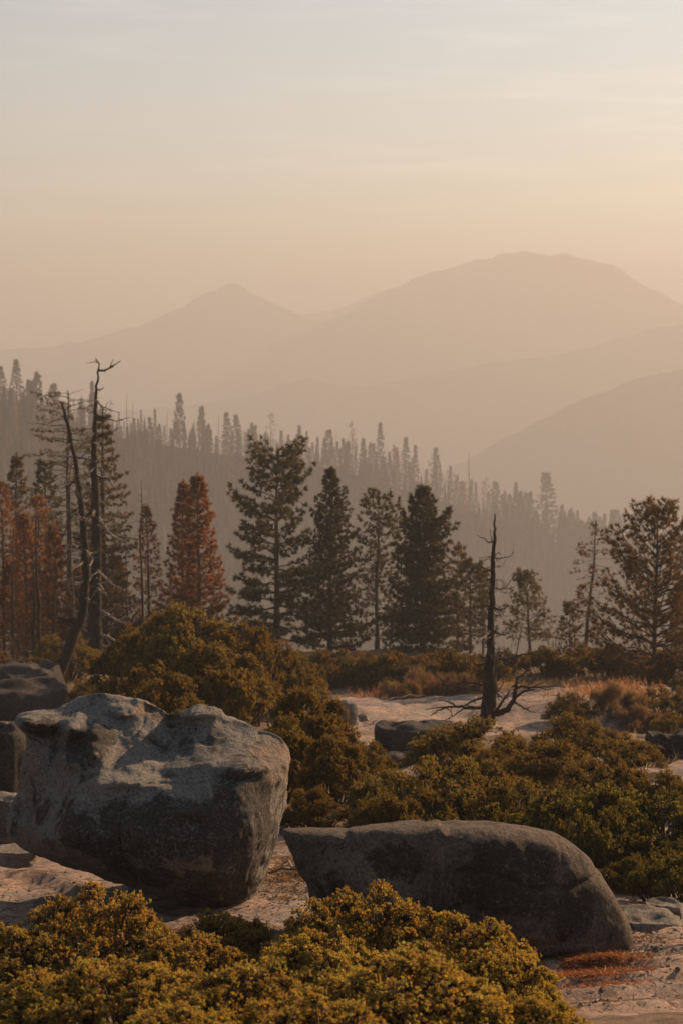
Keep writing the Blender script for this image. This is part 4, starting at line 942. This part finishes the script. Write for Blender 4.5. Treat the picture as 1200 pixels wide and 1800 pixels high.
b3 = [([(862, 1252, 0), (875, 1252, -.1), (890, 1244, -.2), (901, 1225, -.2), (905, 1203, -.2), (907, 1190, -.2)], 15, M_CHAR), ([(852, 1225, 0), (825, 1228, -.4), (795, 1246, -.7), (770, 1256, -.9)], 4, M_CHAR), ([(850, 1215, 0), (820, 1215, .3), (790, 1210, .5), (760, 1216, .6)], 3, M_CHAR), ([(852, 1250, 0), (830, 1258, -.5), (805, 1262, -.8)], 4, M_CHAR), ([(868, 1245, 0), (868, 1200, -.25), (870, 1160, -.25), (871, 1140, -.25)], 8, M_BARK), ([(866, 955, 0), (855, 950, .1), (846, 946, .2), (838, 941, .2)], 3, M_CHAR),
      ([(867, 982, 0), (880, 982, .1), (893, 980, .1), (903, 972, .1)], 3, M_CHAR), ([(866, 1008, 0), (856, 1002, .2), (846, 997, .2), (835, 991, .2)], 3, M_CHAR), ([(866, 1034, 0), (880, 1036, .1), (895, 1035, .1), (905, 1032, .1)], 3.4, M_CHAR), ([(864, 1068, 0), (880, 1070, -.1), (892, 1064, -.1)], 4, M_CHAR),
      ([(862, 1109, 0), (855, 1111, -.2), (846, 1108, -.3), (842, 1105, -.3)], 6, M_DEAD), ([(866, 1110, 0), (880, 1114, -.1), (895, 1112, -.1)], 5, M_CHAR), ([(898, 1104, -.1), (900, 1115, -.2), (904, 1128, -.2), (906, 1134, -.2)], 3, M_DEAD), ([(862, 1118, 0), (852, 1121, -.3), (838, 1122, -.3)], 3.5, M_DEAD),
      ([(866, 1158, 0), (890, 1160, .1), (915, 1154, .2), (930, 1150, .2), (940, 1148, .2)], 5, M_CHAR), ([(855, 1165, 0), (840, 1166, -.2), (828, 1160, -.3), (822, 1148, -.3)], 4, M_CHAR), ([(855, 1245, 0), (830, 1240, -.3), (800, 1236, -.4), (775, 1240, -.4), (755, 1250, -.5)], 7, M_CHAR), ([(800, 1236, -.4), (785, 1228, -.4), (768, 1226, -.4)], 4, M_CHAR),
      ([(905, 1205, -.2), (930, 1206, -.2), (955, 1203, -.3), (990, 1204, -.3)], 5, M_CHAR), ([(905, 1190, -.2), (920, 1182, -.2), (935, 1186, -.2)], 4, M_CHAR), ([(853, 1205, 0), (830, 1198, -.2), (800, 1196, -.3), (770, 1190, -.3)], 4, M_CHAR), ([(900, 1230, -.2), (920, 1240, -.4), (935, 1246, -.5)], 4, M_CHAR), ([(868, 1215, 0), (878, 1222, -.3), (886, 1224, -.3)], 5, M_BARK)]
b3 += rand_branches(rs_, TR3, 6, 1020, 1180, 12, 40, 2.4, M_DEAD)
b3 += rand_branches(rs_, TR3, 22, 960, 1235, 8, 34, 1.5, M_CHAR, curl=.9)
snag('broken_snag', D, TR3, [30, 25, 21, 16, 12.5, 10, 8, 6, 4, 2], 'short pointed charred dead tree with a hooked lower limb, on the bare slab', b3, M_CHAR, 15)

# ------------------------------------------------------------ forest on the ridge
def ridge_tree(seed, kind):
    rs = np.random.RandomState(seed); H = 1.0
    if kind == 'fir': return make_tree(seed, 1, 'distant_fir', lambda t: lerp(t, [0, .2, .5, .8, .93, 1], [.10, .14, .105, .045, .015, .0]), .1, 64, -5, 30, .12, .04, .028, .013, 8, .3, .030, (.04, .037, .022), .012, sides=5, inner=0.1)
    if kind == 'round': return make_tree(seed, 1, 'distant_pine', lambda t: lerp(t, [0, .35, .6, .8, .93, 1], [.04, .10, .115, .10, .05, .01]), .2, 46, 5, 50, .05, .05, .040, .018, 8, .35, .04, (.04, .037, .022), .014, sides=5, inner=.15, spread=.8)
    if kind == 'rust': return make_tree(seed, 1, 'distant_fir', lambda t: lerp(t, [0, .2, .5, .8, .93, 1], [.09, .13, .10, .045, .015, .0]), .1, 54, -5, 30, .12, .04, .028, .012, 7, .3, .034, (.14, .065, .035), .012, sides=5, inner=0.1)
    if kind == 'sparse': return make_tree(seed, 1, 'distant_dead_tree', lambda t: lerp(t, [0, .3, .8, 1], [.05, .10, .09, .02]), .25, 34, -5, 30, .1, 0, .04, .010, 3, .3, .06, (.07, .055, .04), .012, bare=.5, sides=5, limb_r=.03)
    return make_tree(seed, 1, 'distant_dead_pole', lambda t: lerp(t, [0, .3, .8, 1], [.03, .05, .04, .01]), .35, 18, 0, 20, .1, 0, 0, 0, 0, .2, .2, (0, 0, 0), .010, bare=1.0, sides=5, limb_r=.03)
RP = {}
def rt(kind, i, px, top, label, group=None, cr=None, sc=1.0, back=0.0):
    """tree on the ridge crest"""
    key = (kind, i % 3)
    j = np.argmin(np.abs(600 + FPX * RC[:, 0] / RC[:, 1] - px)); b = RC[j].copy()
    D_ = b[1] - back; b[0] = P(px, 900, D_)[0]; b[1] = D_; b[2] = b[2] - back * .42 - 2.0
    H = P(px, top, D_)[2] - b[2]
    if H < 4: return
    ws = sc
    if key not in RP:
        o = ridge_tree(600 + len(RP), kind); RP[key] = o; o.location = [float(v) for v in b]; o.scale = (H * ws, H * ws, H); o['label'] = label
        if group: o['group'] = group
    else: o = copy_tree(RP[key], b, label, group, rs_.uniform(0, 6.28), (H * ws, H * ws, H))
    return o
SPECIAL = [('fir', 33, 633, 'tall pointed fir on the skyline near the left edge', 1.2), ('fir', 8, 645, 'pointed fir on the skyline cut by the left edge', 1.1), ('round', 318, 694, 'tallest dark topped tree on the misty ridge left of centre', .75), ('round', 356, 716, 'dark topped tree right of the tallest one on the misty ridge', .7),
           ('fir', 400, 726, 'left one of the dark pair of firs on the misty ridge', 1.2), ('fir', 417, 730, 'right one of the dark pair of firs on the misty ridge', 1.2), ('round', 577, 757, 'round headed tree above the pointed fir on the misty ridge', 1.1), ('sparse', 477, 727, 'thin see-through tree on the ridge above the broad pine', .9),
           ('fir', 960, 832, 'broad tall conifer on the ridge at right', 1.5), ('round', 870, 848, 'dome topped conifer on the ridge left of the broad tall one', 1.0), ('fir', 1083, 897, 'faint dome shaped conifer far right on the ridge', 1.9), ('fir', 1115, 905, 'faint conifer between the dome shaped one and the big right pine', 1.9), ('pole', 824, 795, 'tall bare pole on the ridge above the slim brownish pine', 1.5),
           ('fir', 765, 788, 'pointed fir on the ridge above the dense pointed conifer', 1.0), ('fir', 712, 770, 'column shaped fir on the ridge right of the bare trunks', .9), ('sparse', 618, 742, 'bare topped tree at the centre of the ridge', .9), ('pole', 225, 690, 'tall bare pole on the ridge right of the tiered fir', 1.2), ('round', 60, 672, 'rounded tree on the skyline above the rusty stand', 1.2), ('round', 97, 676, 'rounded tree on the skyline left of the flat topped pine', 1.2)]
for k, (kd, px, top, lab, sc) in enumerate(SPECIAL): rt(kd, k, px, top, lab, sc=sc)
topline = lambda px: float(np.interp(px, [-60, 0, 100, 200, 300, 400, 500, 600, 700, 800, 900, 1000, 1100, 1200, 1260], [670, 678, 700, 728, 742, 752, 764, 778, 796, 836, 868, 902, 930, 950, 960]))
GL = {'fir': ('misty pointed conifer', 'pointed conifers along the ridge'), 'round': ('misty round topped tree', 'round topped trees along the ridge'), 'rust': ('misty brownish conifer', 'brownish conifers along the ridge'),
      'sparse': ('misty half bare tree', 'half bare trees along the ridge'), 'pole': ('misty bare pole', 'bare poles along the ridge')}
LM = sorted([(8, 'fir cut by the left edge'), (60, 'rounded tree above the rusty stand'), (97, 'second rounded skyline tree'), (168, 'tall charred snag'), (225, 'pole by the tiered fir'), (318, 'tallest dark topped tree'), (356, 'second dark topped tree'), (417, 'dark pair of firs'), (477, 'thin see-through tree'), (577, 'round headed tree'),
      (618, 'bare topped tree'), (712, 'column shaped fir'), (765, 'fir above the dense conifer'), (824, 'isolated tall bare pole'), (870, 'dome topped conifer'), (960, 'broad tall conifer'), (1040, 'leaning drooping pine'), (1083, 'faint dome shaped conifer')])
px = -50.0; k = 0; cnt = {}
while px < 1250:
    kd = rs_.choice(['fir', 'round', 'rust', 'sparse', 'pole'], p=[.38, .07, .10, .19, .26])
    if px < 130: kd = rs_.choice(['fir', 'rust', 'round'])
    if 880 < px: kd = rs_.choice(['fir', 'round', 'sparse', 'pole'], p=[.45, .2, .2, .15])
    lm = [l for l in LM if l[0] <= px]; key = (kd, lm[-1][1] if lm else ''); cnt[key] = cnt.get(key, 0) + 1
    lab = '%s %s on ridge right of the %s' % (FORD[cnt[key] - 1], GL[kd][0], lm[-1][1]) if lm else '%s %s on the ridge line, at the extreme left' % (FORD[cnt[key] - 1], GL[kd][0])
    rt(kd, k, px, topline(px) + rs_.normal(0, 12) + 14 * (rs_.rand() < .35) - (8 if kd == 'pole' else 0), lab, GL[kd][1], sc=rs_.uniform(.6, 1.0) * (.8 if kd != 'pole' else 1), back=rs_.uniform(0, 30)); px += rs_.uniform(2.4, 5.6) * (1.25 if px < 120 else 1); k += 1
# the rest of the wooded slope: too many to count
def slope_forest(n=7000):
    rs = np.random.RandomState(77); ny, nx = RV.shape[:2]; r0 = 19
    rows = rs.uniform(r0 + .5, ny - 12, n); cols = rs.uniform(4, nx - 5, n)
    base = RV[rows.astype(int), cols.astype(int)]; nxt = RV[np.minimum(rows.astype(int) + 1, ny - 1), cols.astype(int)]
    p = base + (nxt - base) * (rows % 1)[:, None]; p = p + rs.normal(0, 2, (n, 3)) * [1, 1, 0]
    H = rs.uniform(6, 16, n); W = H * rs.uniform(.10, .18, n); V = []; F_ = []; Cc = []
    nsd = 5; rots = rs.uniform(0, 6.28, n); V = []; F_ = []; n0 = 0
    for (lo, hi, wf) in ((.05, .62, 1.0), (.38, 1.0, .62)):
        a2 = rots[:, None] + np.arange(nsd)[None] * 2 * math.pi / nsd + rs.normal(0, .2, (n, nsd)); rr = (W * wf)[:, None] * rs.uniform(.6, 1.2, (n, nsd))
        ring = p[:, None] + np.stack([np.cos(a2) * rr, np.sin(a2) * rr, (lo + rs.uniform(-.05, .05, (n, nsd))) * H[:, None]], -1)
        tip = p[:, None] + np.stack([0 * H, 0 * H, hi * H], -1)[:, None]
        V.append(np.concatenate([ring, tip], 1).reshape(-1, 3)); b_ = n0 + np.arange(n)[:, None] * (nsd + 1); j = np.arange(nsd)[None]
        F_.append(np.stack([b_ + j, b_ + (j + 1) % nsd, b_ + nsd + 0 * j], -1).reshape(-1, 3)); n0 += n * (nsd + 1)
    v = np.vstack(V); f = np.vstack(F_)
    col = np.tile(np.repeat(np.where(rs.rand(n, 1) < .2, [[.09, .055, .035]], [[.035, .034, .02]]), nsd + 1, 0), (2, 1))
    o = link('hillside_forest', mesh('hillside_forest', v, [f], M_FARN, False, {'col': col})); tag(o, 'misty dense conifer forest covering the slope of the near ridge', 'forest', kind='stuff')
slope_forest()

# ------------------------------------------------------------ litter and dry grass
def on_ground(rs, px, D, rpx, rD, n):
    u = rs.normal(0, 1, n).clip(-2, 2) * rpx * .5 + px; d = rs.normal(0, 1, n).clip(-2, 2) * rD * .5 + D; x = (u - 600) / FPX * d; return x, d
def litter(name, label, cat, spots, L, wd, col, seed, up=.15, per=1):
    rs = np.random.RandomState(seed); X = []; Y = []
    for (px, D, rx, rD, n) in spots: x, y = on_ground(rs, px, D, rx, rD, n); X.append(x); Y.append(y)
    X = np.concatenate(X); Y = np.concatenate(Y); Z = gnd(X, Y) + .008
    pos = np.stack([X, Y, Z], -1); az = rs.uniform(0, 6.28, len(X)); d = np.stack([np.cos(az), np.sin(az), np.abs(rs.normal(0, up, len(X)))], -1)
    v, f = blades(pos, d, per, L, wd, .15 if per == 1 else .45, rs, .6)
    c = np.array(col)[None] * (1 + .3 * rs.normal(0, 1, (len(X), 1)))
    o = link(name, mesh(name, v, [f], M_LEAF, False, {'col': np.repeat(np.clip(c, .01, .6), 3 * per, 0)})); tag(o, label, cat, kind='stuff'); return o
litter('needle_litter', 'orange brown fallen needles under the right end of the whaleback boulder', 'litter', [(1040, 11.9, 50, .6, 6000), (1080, 11.5, 80, .5, 4000), (1050, 12, 200, 2, 700)], .045, .0045, (.25, .11, .04), 1, .15)
litter('leaf_litter', 'brown twigs and leaves strewn between boulders and shrubs', 'litter', [(510, 17.5, 60, 2, 2600), (620, 22, 200, 4, 1500), (1100, 15.5, 130, 2, 700), (250, 13.6, 300, 1.6, 900), (900, 25, 400, 10, 1500), (1120, 12.2, 140, 1.6, 700), (60, 15.4, 160, 1.5, 500)], .075, .009, (.13, .085, .055), 2, .2)
litter('dry_grass', 'pale dry grass and twigs on the far part of the slab', 'grass', [(960, 56, 160, 4, 900), (1080, 46, 120, 6, 500), (740, 56, 130, 3, 600), (1130, 30, 100, 5, 150), (300, 50, 300, 10, 600)], .24, .014, (.25, .18, .12), 3, 1.2, 3)
litter('rusty_ferns', 'rust coloured dry ferns at the far left edge of the slab', 'ferns', [(735, 56, 120, 3, 900), (1090, 48, 90, 4, 500)], .24, .03, (.21, .095, .06), 4, .9, 3)
# fallen sticks, each one a thing
def stick(px, py, D, ang, L, r, label, mat=M_DEAD, seed=0):
    rs = np.random.RandomState(seed); x = P(px, 900, D)[0]; dx, dy = math.cos(ang) * L, math.sin(ang) * L
    s = np.linspace(-.5, .5, 8); X = x + dx * s; Y = D + dy * s; Z = gnd(X, Y) + r + .02 + .04 * np.abs(rs.normal(0, 1, 8)); pts = np.stack([X, Y, Z], -1); org = pts[0].copy()
    T = Tubes(); T.add(pts - org, r * np.linspace(1, .5, 8), 6, rough=.15); o = T.build('fallen_branch', mat); o.location = org; tag(o, label, 'branch')
stick(515, 1500, 17.3, 1.9, .9, .02, 'thin grey stick lying in the gap between the two boulders, upper one', seed=1)
stick(500, 1540, 16.8, 2.4, .8, .018, 'thin grey stick lying in the gap between the two boulders, lower one', seed=2)
stick(1010, 1215, 51, .2, 2.2, .03, 'bleached branch lying on the slab in front of the dry grass', seed=3)
stick(700, 1215, 50, .4, 1.8, .03, 'bleached branch lying on the slab near the rusty ferns', seed=4)

def gravel(n_spots, seed=5):
    rs = np.random.RandomState(seed); X = []; Y = []
    for (px, D, rx, rD, n) in n_spots: x, y = on_ground(rs, px, D, rx, rD, n); X.append(x); Y.append(y)
    X = np.concatenate(X); Y = np.concatenate(Y); n = len(X); Z = gnd(X, Y); R0 = .005 + .022 * rs.rand(n) ** 4
    o6 = np.array([[1, 0, 0], [0, 1, 0], [-1, 0, 0], [0, -1, 0], [0, 0, .7], [0, 0, -.5]]); v = o6[None] * R0[:, None, None] * rs.uniform(.6, 1.3, (n, 6, 1))
    an = rs.uniform(0, 6.28, n); c, s_ = np.cos(an)[:, None], np.sin(an)[:, None]
    v = np.stack([v[..., 0] * c - v[..., 1] * s_, v[..., 0] * s_ + v[..., 1] * c, v[..., 2]], -1) + np.stack([X, Y, Z], -1)[:, None]
    f = np.array([[0, 1, 4], [1, 2, 4], [2, 3, 4], [3, 0, 4], [1, 0, 5], [2, 1, 5], [3, 2, 5], [0, 3, 5]]); f = (f[None] + 6 * np.arange(n)[:, None, None]).reshape(-1, 3)
    o = link('gravel', mesh('gravel', v.reshape(-1, 3), [f], M_SLAB, False, {'stain': np.repeat(rs.rand(n) * .6, 6), 'warm': np.repeat(rs.rand(n), 6)})); tag(o, 'loose granite gravel and grit around the feet of the two boulders', 'gravel', kind='stuff')
gravel([(1080, 12.2, 160, 1.6, 900), (1150, 14, 120, 2.5, 700), (500, 15.4, 90, 1.5, 500), (60, 15.6, 180, 1.6, 700), (620, 40, 160, 8, 300), (980, 46, 200, 6, 500)])

for k, (px_, py_, D_, w_, h_) in enumerate([(1130, 1712, 12.0, 60, 12), (1165, 1600, 14.6, 70, 18), (1180, 1745, 11.2, 90, 14), (490, 1600, 15.0, 50, 10), (30, 1500, 17.2, 80, 12), (90, 1590, 15.2, 60, 10)]):
    rock(px_, py_, w_, h_, D_, ['thin loose slab beside the right end of the whaleback boulder', 'grey broken slab between the green mound and the whaleback boulder', 'thin flaked slab at the bottom right corner', 'flat stone in the gap below the overhanging boulder', 'thin flake of granite on the sunlit slab at the left edge', 'low flat stone in the shade under the overhanging lip'][k], M_SLAB, 80 + k, .9, .4)
